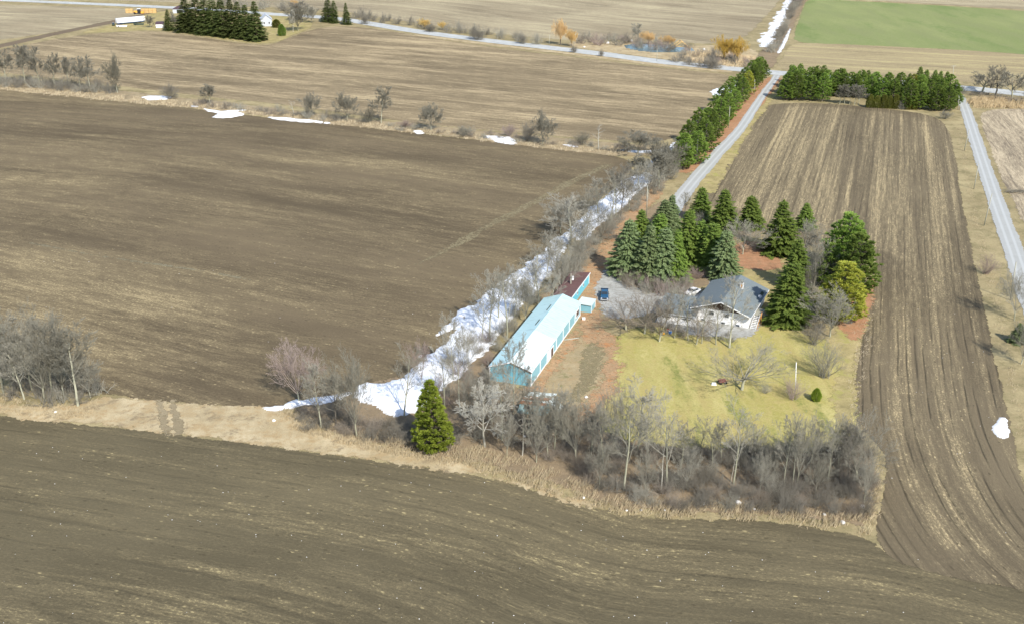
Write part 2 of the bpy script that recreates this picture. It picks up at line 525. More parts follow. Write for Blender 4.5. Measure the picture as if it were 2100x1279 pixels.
ROAD = [(-260, -10), (-60, -1), (60, 3), (200, 9), (330, 15), (430, 20), (560, 30), (640, 34), (720, 42), (850, 65), (1000, 84), (1150, 101), (1250, 113), (1350, 127), (1500, 141), (1600, 151), (1800, 166), (1960, 180), (2040, 187), (2160, 199), (2400, 220)]
EDGE = [(-500, 790), (-200, 826), (0, 850), (150, 866), (400, 893), (600, 920), (850, 953), (1000, 975), (1150, 1020), (1260, 1055), (1400, 1063), (1600, 1068), (1700, 1084), (1775, 1104), (1830, 1140), (1900, 1168), (2150, 1215), (2500, 1270)]
sheet('far_field', [(-250, 28), (-400, 60), (-150, 88), (0, 84), (110, 66), (240, 46), (330, 27), (300, 20), (150, 14), (0, 10), (-100, 8)], .010, M['field_far'], 5, 8, guide=ROAD[:6])
sheet('far_field', [(-300, -25), (0, -6), (200, 0), (420, 8), (560, 15), (700, 22), (850, 48), (1000, 66), (1100, 78), (1180, 84), (1290, 80), (1400, 88), (1470, 92), (1530, 76), (1560, 45), (1600, 2), (1640, -60), (1200, -75), (600, -75), (0, -75)], .010, M['field_far'], 8, 10, guide=ROAD[7:14])
sheet('far_field', [(1700, -40), (1690, -4), (1900, 8), (2110, 21), (2400, 40), (2400, -40)], .010, M['field_far'], 8, 8, guide=[(1700, 0), (2100, 22)])
sheet('green_field', [(1625, 88), (1632, 60), (1645, 20), (1655, -2), (1700, 0), (1900, 10), (2100, 23), (2400, 44), (2400, 140), (2100, 111), (1900, 99), (1700, 90)], .012, M['field_green'], 4, 6, guide=[(1700, 0), (2100, 22)])
sheet('stubble_field', [(1592, 143), (1600, 125), (1618, 98), (1628, 88), (1700, 90), (1900, 99), (2100, 111), (2400, 140), (2400, 200), (2100, 176), (1900, 163), (1700, 148)], .009, M['field_stubble'], 4, 5, guide=[(1700, 92), (2100, 114)])
sheet('middle_field', [(-300, 130), (-150, 118), (0, 104), (90, 84), (200, 68), (330, 63), (420, 79), (520, 93), (556, 93), (590, 79), (640, 60), (700, 53), (780, 60), (900, 82), (1050, 103), (1200, 120), (1330, 137), (1430, 147), (1500, 154), (1490, 172), (1455, 215), (1400, 272), (1370, 290), (1300, 292), (1200, 284), (1000, 268), (850, 252), (700, 232), (560, 212), (420, 198), (300, 183), (200, 172), (0, 148), (-200, 135)], .010, M['field_mid'], 4, 6, guide=[(0, 112), (700, 180), (1400, 250)])
sheet('left_field', [(-500, 170), (-200, 168), (0, 184), (150, 199), (300, 213), (420, 225), (560, 243), (700, 256), (850, 272), (1000, 290), (1150, 307), (1230, 316), (1292, 327), (1300, 345), (1240, 398), (1188, 455), (1152, 500), (1075, 572), (995, 640), (935, 705), (885, 750), (770, 800), (640, 826), (560, 836), (440, 832), (320, 824), (200, 808), (100, 795), (0, 775), (-200, 740), (-500, 700)], .010, M['field_left'], 3, 5, guide=[(-200, 200), (600, 262), (1250, 340)])
sheet('near_field', EDGE + [(2600, 1500), (1200, 1600), (-300, 1500), (-600, 1200)], .012, M['field_near'], 2, 4, guide=smooth_line([(-500, 830), (0, 890), (400, 950), (800, 1010), (1050, 1070), (1250, 1150), (1500, 1165), (1800, 1200), (2100, 1280), (2500, 1390)]))
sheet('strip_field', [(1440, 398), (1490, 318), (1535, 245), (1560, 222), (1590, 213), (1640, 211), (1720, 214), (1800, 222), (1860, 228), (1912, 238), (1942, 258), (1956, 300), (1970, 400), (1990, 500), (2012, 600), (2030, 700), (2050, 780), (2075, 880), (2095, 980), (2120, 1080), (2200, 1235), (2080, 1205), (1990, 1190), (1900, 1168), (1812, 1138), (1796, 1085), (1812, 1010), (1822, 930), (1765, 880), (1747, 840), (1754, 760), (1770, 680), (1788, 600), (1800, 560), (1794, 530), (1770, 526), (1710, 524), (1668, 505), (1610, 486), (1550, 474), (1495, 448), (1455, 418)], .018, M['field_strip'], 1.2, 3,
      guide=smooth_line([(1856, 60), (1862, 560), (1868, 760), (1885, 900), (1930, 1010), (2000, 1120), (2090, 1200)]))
sheet('lane_field', [(2006, 226), (2100, 222), (2300, 225), (2500, 400), (2500, 900), (2260, 760), (2160, 560), (2112, 480), (2070, 400), (2040, 330), (2018, 270)], .012, M['field_tan'], 2, 4, guide=[(2040, 230), (2160, 400)])
sheet('field_track', [(838, 552), (850, 542), (930, 500), (1010, 452), (1100, 408), (1160, 372), (1200, 354), (1250, 333), (1262, 336), (1215, 358), (1170, 380), (1110, 413), (1020, 459), (940, 507)], .018, M['track'], 1, 2)
strip('farm_track', [(-200, 118), (-60, 108), (40, 86), (120, 68), (200, 52), (260, 38), (320, 27), (352, 22)], 9, .018, M['dirt'], 2, 3)
M['rut'] = grassy('worn_rut', (.2, .175, .1), (.28, .24, .14), (.22, .18, .1), rag=1.6, s1=.2, s2=1.1, cut=.55)
strip('yard_ruts', [(1222, 690), (1216, 740), (1200, 790), (1170, 825)], 3.4, .034, M['rut'], .6, 1.6)
# grass banks and verges
sheet('grass_bank', [(-300, 795), (0, 826), (110, 840), (180, 822), (210, 808), (330, 822), (450, 830), (560, 836), (590, 850), (650, 880), (720, 900), (850, 930), (950, 950), (1060, 985), (1150, 1005), (1190, 1020), (1240, 1050), (1100, 1008), (1000, 978), (850, 955), (600, 922), (400, 894), (150, 868), (0, 852), (-300, 815)], .022, M['bank'], 1.2, 2)
sheet('hedge_floor', [(590, 838), (700, 800), (860, 760), (940, 690), (1010, 700), (1020, 760), (1060, 800), (1150, 820), (1230, 842), (1290, 870), (1420, 900), (1560, 905), (1700, 890), (1745, 880), (1790, 930), (1800, 990), (1780, 1080), (1700, 1070), (1560, 1050), (1400, 1050), (1280, 1045), (1200, 1012), (1080, 975), (960, 940), (850, 925), (700, 890), (620, 862)], .020, M['undergrowth'], 1.2, 2.5)
sheet('hedge_floor', [(1010, 745), (1060, 680), (1110, 615), (1150, 560), (1210, 480), (1270, 400), (1330, 345), (1385, 300), (1400, 345), (1340, 400), (1290, 450), (1250, 500), (1215, 550), (1190, 600), (1130, 660)], .020, M['undergrowth'], 1.2, 2.5)
sheet('hedge_verge', [(-200, 142), (0, 158), (200, 182), (420, 205), (700, 240), (900, 260), (1100, 278), (1300, 298), (1370, 298), (1360, 320), (1270, 322), (1100, 302), (900, 278), (700, 257), (420, 224), (200, 204), (0, 184), (-200, 172)], .020, M['verge'], 1.6, 3)
for q in (330, 358):
    strip('field_crossing', [(q - 4, 818), (q - 1, 840), (q + 6, 862), (q + 14, 892)], 1.3, .03, M['crossing'], .5, 1.0)
strip('field_track', [(60, 498), (170, 520), (300, 540), (420, 556), (520, 576)], 1.0, .02, M['paleline'], .8, 1.5)
# yard
sheet('lawn', [(1250, 690), (1320, 668), (1400, 680), (1480, 690), (1550, 668), (1590, 665), (1640, 680), (1700, 700), (1760, 690), (1750, 760), (1742, 840), (1748, 900), (1700, 925), (1560, 925), (1440, 930), (1300, 905), (1230, 880), (1215, 840), (1250, 790), (1262, 740)], .026, M['lawn'], 1.0, 3)
sheet('dry_verge', [(1690, 700), (1740, 660), (1775, 590), (1790, 600), (1772, 680), (1756, 760), (1748, 850), (1750, 900), (1715, 890), (1712, 800), (1715, 740)], .030, M['lawn_dry'], .8, 2)
sheet('back_yard', [(1490, 500), (1530, 480), (1590, 500), (1625, 540), (1640, 600), (1600, 640), (1560, 660), (1550, 600), (1500, 570)], .026, M['lawn_dry'], 1, 2)
sheet('leaf_litter', [(1500, 505), (1540, 492), (1590, 512), (1612, 540), (1590, 556), (1545, 552), (1508, 548)], .034, M['needles'], .8, 2)
sheet('leaf_litter', [(1722, 640), (1760, 610), (1790, 560), (1798, 580), (1780, 640), (1765, 690), (1745, 700), (1720, 670)], .034, M['needles'], .8, 2)
sheet('yard_soil', [(1100, 790), (1140, 740), (1200, 665), (1230, 640), (1258, 690), (1262, 760), (1250, 800), (1225, 845), (1160, 835), (1110, 815)], .024, M['mud'], .8, 2.5)
strip('leaf_litter', [(1215, 700), (1200, 650), (1215, 600), (1240, 545), (1275, 470), (1320, 415), (1350, 385)], 5, .036, M['litter'], .7, 2.5, widths=[3, 5, 8, 8, 6, 5, 4])
strip('leaf_litter', [(1175, 860), (1215, 838), (1245, 800), (1258, 750), (1245, 700), (1225, 655)], 3, .036, M['litter'], .7, 2, widths=[1, 5, 4, 2.5, 2.5, 2])
strip('leaf_litter', [(1100, 800), (1130, 752), (1165, 700), (1205, 655)], 2.6, .038, M['litter'], .7, 2)
strip('leaf_litter', [(1400, 355), (1450, 322), (1500, 262), (1545, 210), (1575, 175), (1588, 160)], 9, .034, M['needles'], 1, 2.5, widths=[3, 7, 9, 9, 8, 5])
strip('dry_verge', [(1440, 395), (1490, 310), (1545, 225), (1582, 190)], 8, .020, M['lawn_dry'], 1, 2.5)
sheet('undertree_floor', [(1255, 560), (1275, 500), (1320, 430), (1375, 405), (1420, 430), (1500, 440), (1560, 470), (1530, 500), (1500, 540), (1500, 580), (1420, 590), (1350, 600), (1290, 598), (1262, 585)], .024, M['undergrowth'], 1, 2)
sheet('yard_gravel', [(1240, 552), (1256, 560), (1272, 575), (1300, 592), (1345, 604), (1420, 604), (1460, 590), (1455, 570), (1418, 560), (1425, 548), (1462, 556), (1480, 575), (1470, 610), (1400, 640), (1340, 640), (1300, 652), (1255, 655), (1232, 640), (1222, 600), (1228, 570)], .040, M['gravel'], .7, 1.6)
sheet('patio_gravel', [(1395, 650), (1425, 655), (1480, 662), (1540, 668), (1552, 652), (1566, 640), (1560, 665), (1546, 690), (1515, 697), (1470, 690), (1400, 682), (1360, 668), (1330, 660), (1350, 648)], .042, M['gravel'], .6, 1.4)
DRV = [(1593, 155), (1587, 166), (1575, 180), (1549, 218), (1519, 266), (1482, 304), (1450, 340), (1404, 394), (1375, 440)]
strip('driveway', DRV, 4.6, .044, M['drive'], .7, 1.2, widths=[3.4, 3.5, 3.7, 4, 4.6, 5, 5, 5])
LANE = [(1968, 196), (1980, 222), (2000, 285), (2022, 352), (2048, 430), (2078, 510), (2110, 610), (2150, 720)]
strip('lane', LANE, 5.5, .044, M['drive'], .7, 1.2, widths=[3.6, 4.4, 4.8, 5, 5.2, 5.2, 5.2, 5.2])
strip('road', ROAD, 12.5, .05, M['road'], 2.0, 2)
strip('road_verge', [(p[0], p[1] + 7) for p in ROAD[9:15]], 6, .03, M['bank'], 2, 3)
sheet('roadside_bank', [(1180, 84), (1250, 86), (1400, 96), (1480, 92), (1530, 96), (1560, 110), (1555, 140), (1480, 136), (1350, 120), (1220, 104), (1160, 94)], .016, M['bank'], 2, 4)
strip('hedge_floor', [(1560, 140), (1585, 100), (1612, 50), (1632, 15), (1650, -30)], 11, .022, M['undergrowth'], 2.5, 4)
sheet('farmyard', [(300, 30), (350, 20), (430, 22), (540, 30), (620, 38), (650, 52), (600, 74), (560, 90), (520, 90), (420, 76), (330, 61), (220, 66), (150, 70), (230, 52), (262, 42)], .022, M['lawn_dry'], 2, 4)
sheet('roadside_bank', [(1985, 200), (2020, 196), (2100, 206), (2300, 225), (2300, 232), (2100, 222), (2010, 222)], .024, M['bank'], 1.5, 3)

pond = tag(sheet('pond_water', [(1278, 95), (1300, 92), (1340, 93), (1372, 95), (1400, 99), (1420, 101), (1416, 106), (1380, 107), (1345, 108), (1300, 102)], .05, M['water'], 2, 0.5), kind='structure')

# ------------------------------------------------------------------ snow with real thickness
def vnoise(P, s, seed=0):
    """cheap smooth value noise for geometry"""
    rs = np.random.RandomState(seed)
    tab = rs.rand(64, 64)
    q = P * s
    i = np.floor(q).astype(int); f = q - i
    f = f * f * (3 - 2 * f)
    a = tab[i[:, 0] % 64, i[:, 1] % 64]; b = tab[(i[:, 0] + 1) % 64, i[:, 1] % 64]
    c = tab[i[:, 0] % 64, (i[:, 1] + 1) % 64]; d = tab[(i[:, 0] + 1) % 64, (i[:, 1] + 1) % 64]
    return (a * (1 - f[:, 0]) + b * f[:, 0]) * (1 - f[:, 1]) + (c * (1 - f[:, 0]) + d * f[:, 0]) * f[:, 1]

def snow(px, stepm=.5, rag=1.6, h=.38, seed=1, world_pts=False):
    poly = chaikin(px if world_pts else [G(*p) for p in px], 1)
    A = np.array(poly)
    x0, y0 = A.min(0) - 2; x1, y1 = A.max(0) + 2
    xs = np.arange(x0, x1, stepm); ys = np.arange(y0, y1, stepm)
    X, Y = np.meshgrid(xs, ys)
    P = np.stack([X.ravel(), Y.ravel()], 1)
    P = P + (np.random.RandomState(seed).rand(*P.shape) - .5) * stepm * .5
    sd = sdist(P, poly)
    nz = (vnoise(P, .35, seed) - .5) * 1.2 + (vnoise(P, 1.1, seed + 1) - .5) * .8 + (vnoise(P, .12, seed + 5) - .5)
    e = sd + nz * rag
    holes = (vnoise(P, .55, seed + 9) > .92) & (sd < 4)
    e = np.where(holes, -.3, e)
    z = .06 + h * np.clip(e / 1.5, 0, 1) ** .6 + (vnoise(P, .5, seed + 2) - .5) * .22 * np.clip(e, 0, 1)
    z = np.where(e < .12, -.03, z)
    nx, ny = len(xs), len(ys)
    idx = np.arange(nx * ny).reshape(ny, nx)
    F = np.stack([idx[:-1, :-1], idx[:-1, 1:], idx[1:, 1:], idx[1:, :-1]], -1).reshape(-1, 4)
    F = F[e[F].max(1) > .0]
    used = np.unique(F)
    remap = np.zeros(nx * ny, dtype=np.int32); remap[used] = np.arange(len(used))
    me = mesh_np('snow', np.column_stack([P[used], z[used]]), remap[F], M['snow'], smooth=True)
    return tag(link(bpy.data.objects.new('snow_patch', me)), kind='structure')

snow([(722, 790), (760, 784), (815, 776), (832, 768), (868, 740), (868, 712), (850, 742), (902, 706), (945, 672), (915, 676), (893, 690), (935, 656), (922, 650), (960, 628), (1000, 598), (1055, 564), (1082, 540), (1110, 515), (1140, 487), (1165, 474), (1180, 478), (1170, 500), (1150, 520), (1130, 560), (1095, 600), (1060, 640), (1030, 690), (1000, 720), (960, 760), (930, 785), (880, 815), (845, 845), (800, 855), (770, 835), (725, 822)], seed=3, rag=1.15)
snow([(1165, 474), (1185, 455), (1215, 425), (1240, 405), (1262, 380), (1290, 362), (1330, 352), (1342, 364), (1316, 388), (1288, 414), (1254, 444), (1220, 474), (1190, 498)], seed=4, rag=1.2)
snow([(1330, 332), (1350, 320), (1370, 308), (1384, 288), (1388, 294), (1372, 320), (1350, 340), (1335, 345)], seed=5, rag=1.2)
snow([(1270, 306), (1300, 309), (1340, 310), (1370, 304), (1375, 308), (1340, 316), (1300, 314), (1272, 310)], seed=6, rag=.6, h=.25)
snow([(585, 828), (620, 818), (680, 812), (720, 800), (722, 812), (680, 824), (625, 828), (590, 838)], seed=7, rag=.9)
snow([(412, 221), (440, 228), (460, 229), (476, 226), (506, 225), (505, 229), (485, 230), (504, 235), (478, 242), (438, 243), (434, 240), (452, 233), (424, 228)], seed=8, rag=1.0)
snow([(392, 217), (405, 218), (404, 221), (394, 220)], seed=9, rag=.6)
snow([(548, 240), (600, 243), (680, 252), (678, 255), (620, 251), (560, 246)], seed=10, rag=1.0)
snow([(842, 270), (862, 268), (874, 275), (858, 276)], seed=11, rag=.7)
snow([(292, 198), (330, 197), (355, 200), (350, 204), (322, 207), (300, 206)], seed=12, rag=1.2)
snow([(990, 280), (1020, 280), (1052, 282), (1058, 296), (1040, 296), (1010, 288)], seed=13, rag=1.4, h=.25)
snow([(1147, 296), (1170, 297), (1186, 301), (1180, 304), (1160, 300)], seed=14, rag=.8, h=.2)
snow([(1457, 186), (1470, 181), (1490, 177), (1500, 168), (1515, 162), (1524, 152), (1530, 156), (1515, 172), (1500, 192), (1480, 196), (1464, 198)], seed=15, rag=2.0)
snow([(1416, 250), (1430, 248), (1434, 244), (1432, 252), (1420, 256)], seed=16, rag=.8)
snow([(1560, 90), (1568, 70), (1582, 50), (1595, 30), (1606, 12), (1616, 0), (1626, -10), (1622, 4), (1612, 28), (1602, 48), (1588, 70), (1578, 95), (1566, 98)], seed=17, rag=3.0, stepm=.9)
snow([(1594, 108), (1604, 90), (1614, 68), (1620, 58), (1622, 62), (1614, 82), (1602, 106), (1597, 110)], seed=18, rag=.5, stepm=.7)
snow([(2038, 872), (2046, 856), (2062, 854), (2064, 868), (2070, 890), (2066, 904), (2050, 896), (2036, 885)], seed=19, rag=.7, h=.2, stepm=.3)
snow([(540, 838), (560, 832), (590, 828), (600, 834), (560, 845)], seed=20, rag=1.0, h=.2)
snow([(1385, 592), (1388, 590), (1389, 593)], seed=21, rag=.1, h=.1)

# ------------------------------------------------------------------ vegetation: shapes
def tubes(segs, sides=3):
    """segs: list of (p0, p1, r0, r1) -> verts, faces"""
    A = np.array([s[0] for s in segs], dtype=float); B = np.array([s[1] for s in segs], dtype=float)
    r0 = np.array([s[2] for s in segs]); r1 = np.array([s[3] for s in segs])
    d = B - A
    d /= (np.linalg.norm(d, axis=1)[:, None] + 1e-9)
    ref = np.where(np.abs(d[:, 2:3]) < .9, np.array([[0, 0, 1.0]]), np.array([[1.0, 0, 0]]))
    a = np.cross(d, ref); a /= np.linalg.norm(a, axis=1)[:, None]
    b = np.cross(d, a)
    V = []
    for C, r in ((A, r0), (B, r1)):
        for i in range(sides):
            t = 2 * math.pi * i / sides
            V.append(C + (a * math.cos(t) + b * math.sin(t)) * r[:, None])
    V = np.stack(V, 1).reshape(-1, 3)
    n = len(segs); base = np.arange(n)[:, None] * (2 * sides)
    F = []
    for i in range(sides):
        j = (i + 1) % sides
        F.append(base + np.array([[i, j, sides + j, sides + i]]))
    return V, np.concatenate(F, 0)

def bare_shape(seed, kind):
    """leafless tree: returns (trunk mesh data, crown mesh data, height, half width)"""
    far = kind.endswith('_far')
    kind = kind.replace('_far', '')
    rg = random.Random(seed)
    H = 10.0
    trunk, crown = [], []
    RA, RB = (.022, .018) if far else (.011, .0085)
    def rv(k): return Vector((rg.uniform(-k, k), rg.uniform(-k, k), rg.uniform(-k, k)))
    def branch(p, d, L, r, lev, up, maxlev, wob=.16):
        n = (6, 5, 4, 3, 2)[min(lev, 4)]
        step_ = L / n
        pts = [p.copy()]
        dirs = []
        dd = d.copy()
        for i in range(n):
            dd = (dd + rv(wob) + Vector((0, 0, up))).normalized()
            q = pts[-1] + dd * step_ * rg.uniform(.85, 1.15)
            a = r * (1 - .8 * i / n); b = r * (1 - .8 * (i + 1) / n)
            crown.append((tuple(pts[-1]), tuple(q), max(a, RA), max(b, RB)))
            pts.append(q); dirs.append(dd.copy())
        if lev < maxlev:
            nc = {1: 8, 2: 7, 3: 5}[lev] + (1 if far else 0) - (1 if kind == 'open' else 0)
            for k in range(nc):
                f = (.3 if lev == 1 else .24) + (.74 * (k + rg.random()) / nc)
                f = min(f, .99)
                i = int(f * n); t = f * n - i
                q = pts[i].lerp(pts[i + 1], t)
                ax = dirs[i].orthogonal().normalized()
                ax = Matrix.Rotation(rg.uniform(0, 6.283), 3, dirs[i]) @ ax
                cd = (dirs[i] + ax * rg.uniform(.45, 1.0)).normalized()
                branch(q, cd, L * rg.uniform(.34, .6) * (1.12 - .55 * f), max(r * (1 - .75 * f) * .55, .013), lev + 1, up, maxlev, wob)
    if kind in ('tall', 'open'):
        lean = Vector((rg.uniform(-.1, .1), rg.uniform(-.1, .1), 1)).normalized()
        p = Vector((0, 0, -.1)); d = lean.copy(); pts = [p.copy()]
        for i in range(8):
            d = (d + rv(.09) + Vector((0, 0, .05))).normalized()
            q = pts[-1] + d * H * .105
            trunk.append((tuple(pts[-1]), tuple(q), .12 * (1 - .09 * i), .12 * (1 - .09 * (i + 1))))
            pts.append(q)
        nl = 17 if kind == 'tall' else 11
        for k in range(nl):
            f = .3 + .7 * (k + rg.random()) / nl
            i = min(int(f * 8), 7); q = pts[i].lerp(pts[i + 1], f * 8 - i)
            az = k * 2.4 + rg.uniform(-.5, .5)
            el = rg.uniform(.45, 1.0) + .3 * f
            cd = Vector((math.cos(az) * math.cos(el), math.sin(az) * math.cos(el), math.sin(el)))
            branch(q, cd, H * rg.uniform(.27, .44) * (1.25 - .5 * f), .055 * (1.2 - .6 * f), 1, .06, 4)
        half = 3.0
    elif kind == 'vase':
        trunk.append(((0, 0, -.1), (rg.uniform(-.1, .1), 0, 1.2), .15, .13))
        t1 = Vector(trunk[-1][1])
        trunk.append((tuple(t1), tuple(t1 + Vector((rg.uniform(-.15, .15), .05, .8))), .13, .11))
        t2 = Vector(trunk[-1][1])
        for k in range(17):
            az = k * 2.4 + rg.uniform(-.4, .4)
            el = rg.uniform(.5, 1.45)
            cd = Vector((math.cos(az) * math.cos(el), math.sin(az) * math.cos(el), math.sin(el)))
            branch(t1.lerp(t2, rg.random()), cd, H * rg.uniform(.5, .74), .05, 1, .035, 4, .1)
        half = 3.6
    elif kind == 'oak':
        trunk.append(((0, 0, -.1), (.1, 0, 1.1), .26, .21))
        t1 = Vector(trunk[-1][1])
        trunk.append((tuple(t1), tuple(t1 + Vector((.1, 0, 1.3))), .21, .16))
        t2 = Vector(trunk[-1][1])
        for k in range(15):
            az = k * 2.4 + rg.uniform(-.4, .4)
            el = rg.uniform(.12, .95) if k < 12 else rg.uniform(1.0, 1.4)
            cd = Vector((math.cos(az) * math.cos(el), math.sin(az) * math.cos(el), math.sin(el)))
            branch(t1.lerp(t2, .3 + .7 * rg.random()), cd, H * rg.uniform(.6, .8), .085, 1, .05, 3 if k % 2 else 4, .2)
        half = 6.0
    elif kind == 'gnarl':
        trunk.append(((0, 0, -.1), (.5, .2, 2.0), .3, .24))
        t1 = Vector(trunk[-1][1])
        trunk.append((tuple(t1), tuple(t1 + Vector((rg.uniform(-.8, .8), .2, 2.2))), .24, .16))
        t2 = Vector(trunk[-1][1])
        for k in range(9):
            az = k * 2.4; el = rg.uniform(.3, 1.2)
            cd = Vector((math.cos(az) * math.cos(el), math.sin(az) * math.cos(el), math.sin(el)))
            branch(t1.lerp(t2, rg.random()), cd, H * rg.uniform(.4, .6), .1, 1, .03, 4, .3)
        half = 5.0
    elif kind == 'willow':
        trunk.append(((0, 0, -.1), (0, 0, 2.4), .3, .24))
        t2 = Vector((0, 0, 2.4))
        for k in range(20):
            az = k * 2.4 + rg.uniform(-.4, .4)
            el = rg.uniform(.75, 1.45)
            cd = Vector((math.cos(az) * math.cos(el), math.sin(az) * math.cos(el), math.sin(el)))
            branch(t2 - Vector((0, 0, rg.random() * 1.4)), cd, H * rg.uniform(.5, .76), .07, 1, .03, 4, .12)
        extra = []
        for s_ in rg.sample(crown, min(3500, len(crown))):
            q = Vector(s_[1])
            extra.append((tuple(q), tuple(q + Vector((rg.uniform(-.2, .2), rg.uniform(-.2, .2), -rg.uniform(.5, 1.3)))), .022, .012))
        crown += extra
        half = 3.4
    elif kind == 'shrub':
        for k in range(34):
            az = rg.uniform(0, 6.283); el = rg.uniform(.55, 1.45)
            p = Vector((rg.gauss(0, .7), rg.gauss(0, .7), 0))
            cd = Vector((math.cos(az) * math.cos(el), math.sin(az) * math.cos(el), math.sin(el)))
            if k < 6: trunk.append((tuple(p - Vector((0, 0, .1))), tuple(p + cd * 1.4), .12, .09))
            branch(p, cd, H * rg.uniform(.55, .85), .075, 1 if k % 2 else 2, .02, 3 if k % 2 else 4, .17)
        half = 5.2
    elif kind == 'brush':
        for k in range(60):
            az = rg.uniform(0, 6.283); el = rg.uniform(.35, 1.45)
            rr = rg.uniform(0, 4.2)
            p = Vector((rr * math.cos(az * 3), rr * math.sin(az * 3), 0))
            cd = Vector((math.cos(az) * math.cos(el), math.sin(az) * math.cos(el), math.sin(el)))
            if k < 5: trunk.append((tuple(p - Vector((0, 0, .1))), tuple(p + cd * 1.5), .1, .08))
            branch(p, cd, H * rg.uniform(.4, .8), .07, 2, .02, 4, .22)
        half = 7.0
    elif kind == 'brushlite':
        trunk.append(((0, 0, -.1), (0, 0, 1), .1, .1))
        for k in range(34):
            az = rg.uniform(0, 6.283); el = rg.uniform(.35, 1.45); rr = rg.uniform(0, 4.2)
            cd = Vector((math.cos(az) * math.cos(el), math.sin(az) * math.cos(el), math.sin(el)))
            branch(Vector((rr * math.cos(az * 3), rr * math.sin(az * 3), 0)), cd, H * rg.uniform(.4, .8), .12, 2, .02, 3, .22)
        crown[:] = [(p, q, max(a, .035), max(b, .03)) for p, q, a, b in crown]
        half = 7.0
    elif kind == 'dead':
        d = Vector((rg.uniform(-.12, .12), 0, 1)).normalized(); pts = [Vector((0, 0, -.1))]
        for i in range(6):
            d = (d + rv(.1)).normalized()
            q = pts[-1] + d * H * .17
            trunk.append((tuple(pts[-1]), tuple(q), .2 * (1 - .13 * i), .2 * (1 - .13 * (i + 1))))
            pts.append(q)
        for k in range(9):
            i = rg.randint(2, 5); az = rg.uniform(0, 6.283); el = rg.uniform(-.1, .8)
            cd = Vector((math.cos(az) * math.cos(el), math.sin(az) * math.cos(el), math.sin(el)))
            branch(pts[i].lerp(pts[i + 1], rg.random()), cd, H * rg.uniform(.2, .4), .07, 2, .03, 3, .25)
        half = 2.2
    tv, tf = tubes(trunk, 7)
    cv, cf = tubes(crown, 3)
    zs = cv[:, 2]
    Hreal = np.percentile(zs, 99.7)
    rad = np.hypot(cv[:, 0], cv[:, 1])
    return tv, tf, cv, cf, float(Hreal), float(np.percentile(rad, 93))

def sprays(rs, P, D, L, W, roll=1.0):
    """kite shaped foliage sprays: base P, direction D, length L, width W"""
    D = D / (np.linalg.norm(D, axis=1)[:, None] + 1e-9)
    up = np.array([[0, 0, 1.0]]) + (rs.rand(len(P), 3) - .5) * 1.2 * roll
    S = np.cross(D, up); S /= (np.linalg.norm(S, axis=1)[:, None] + 1e-9)
    V = np.stack([P, P + D * (L * .45)[:, None] + S * W[:, None], P + D * L[:, None], P + D * (L * .45)[:, None] - S * W[:, None]], 1)
    n = len(P)
    return V.reshape(-1, 3), np.arange(4 * n).reshape(n, 4)

def spruce_shape(seed, H=15.0, Rm=3.3, n=7500, sparse=0.0):
    rs = np.random.RandomState(seed)
    ex = .62 + .4 * rs.rand(); sparse = max(sparse, .16 * rs.rand())
    lob = [rs.uniform(0, 6.28, 2), rs.uniform(.05, .16, 2)]
    zs = np.arange(.5, H - .3, .46)
    P, D, L, W = [], [], [], []
    br = []
    for z in zs:
        t = z / H
        R = Rm * (1 - t) ** ex * (1.0 if t > .12 else .75 + 2 * t) + .12
        nb = 11 if t < .6 else 8
        a0 = rs.rand() * 6.28
        for k in range(nb):
            if rs.rand() < sparse: continue
            az = a0 + 6.283 * k / nb + rs.uniform(-.2, .2)
            rr = R * rs.uniform(.6, 1.18) * (1 + lob[1][0] * math.sin(az + lob[0][0] + 2 * t) + lob[1][1] * math.sin(2 * az + lob[0][1] - 5 * t))
            zz = z + rs.uniform(-.2, .2)
            o = np.array([math.cos(az), math.sin(az), 0.0]); sd_ = np.array([-math.sin(az), math.cos(az), 0.0])
            droop = .30 * rr * (1 - t)
            br.append(((0, 0, zz), (o[0] * rr, o[1] * rr, zz - droop * .8), .05, .02))
            m = max(4, int(n / 330 * rr / 2.0 * 1.6))
            for q in np.linspace(.28, 1.0, m):
                r = rr * q
                pz = zz - droop * q ** 1.6 + .12 * q
                for sgn in (-1, 1):
                    P.append(o * r + np.array([0, 0, pz]) + rs.uniform(-.07, .07, 3))
                    D.append(o * rs.uniform(.5, 1.0) + sd_ * sgn * rs.uniform(.35, .95) * (1.15 - q * .6) + np.array([0, 0, rs.uniform(-.5, .05)]))
                    L.append(rs.uniform(.42, .85) * (.75 + .35 * (1 - t))); W.append(rs.uniform(.08, .14))
    # leader
    for _ in range(60):
        a = rs.rand() * 6.28; z = H - rs.rand() * 1.3
        P.append(np.array([0, 0, z])); D.append(np.array([math.cos(a) * .5, math.sin(a) * .5, .55])); L.append(.2 + (H - z) * .35); W.append(.06)
    cv, cf = sprays(rs, np.array(P), np.array(D), np.array(L), np.array(W))
    bv, bf = tubes(br, 3)
    tv, tf = tubes([((0, 0, -.1), (0, 0, H * .5), .22, .13), ((0, 0, H * .5), (0, 0, H * .97), .13, .03)], 7)
    return np.concatenate([tv, bv]), np.concatenate([tf, bf + len(tv)]), cv, cf, H, Rm

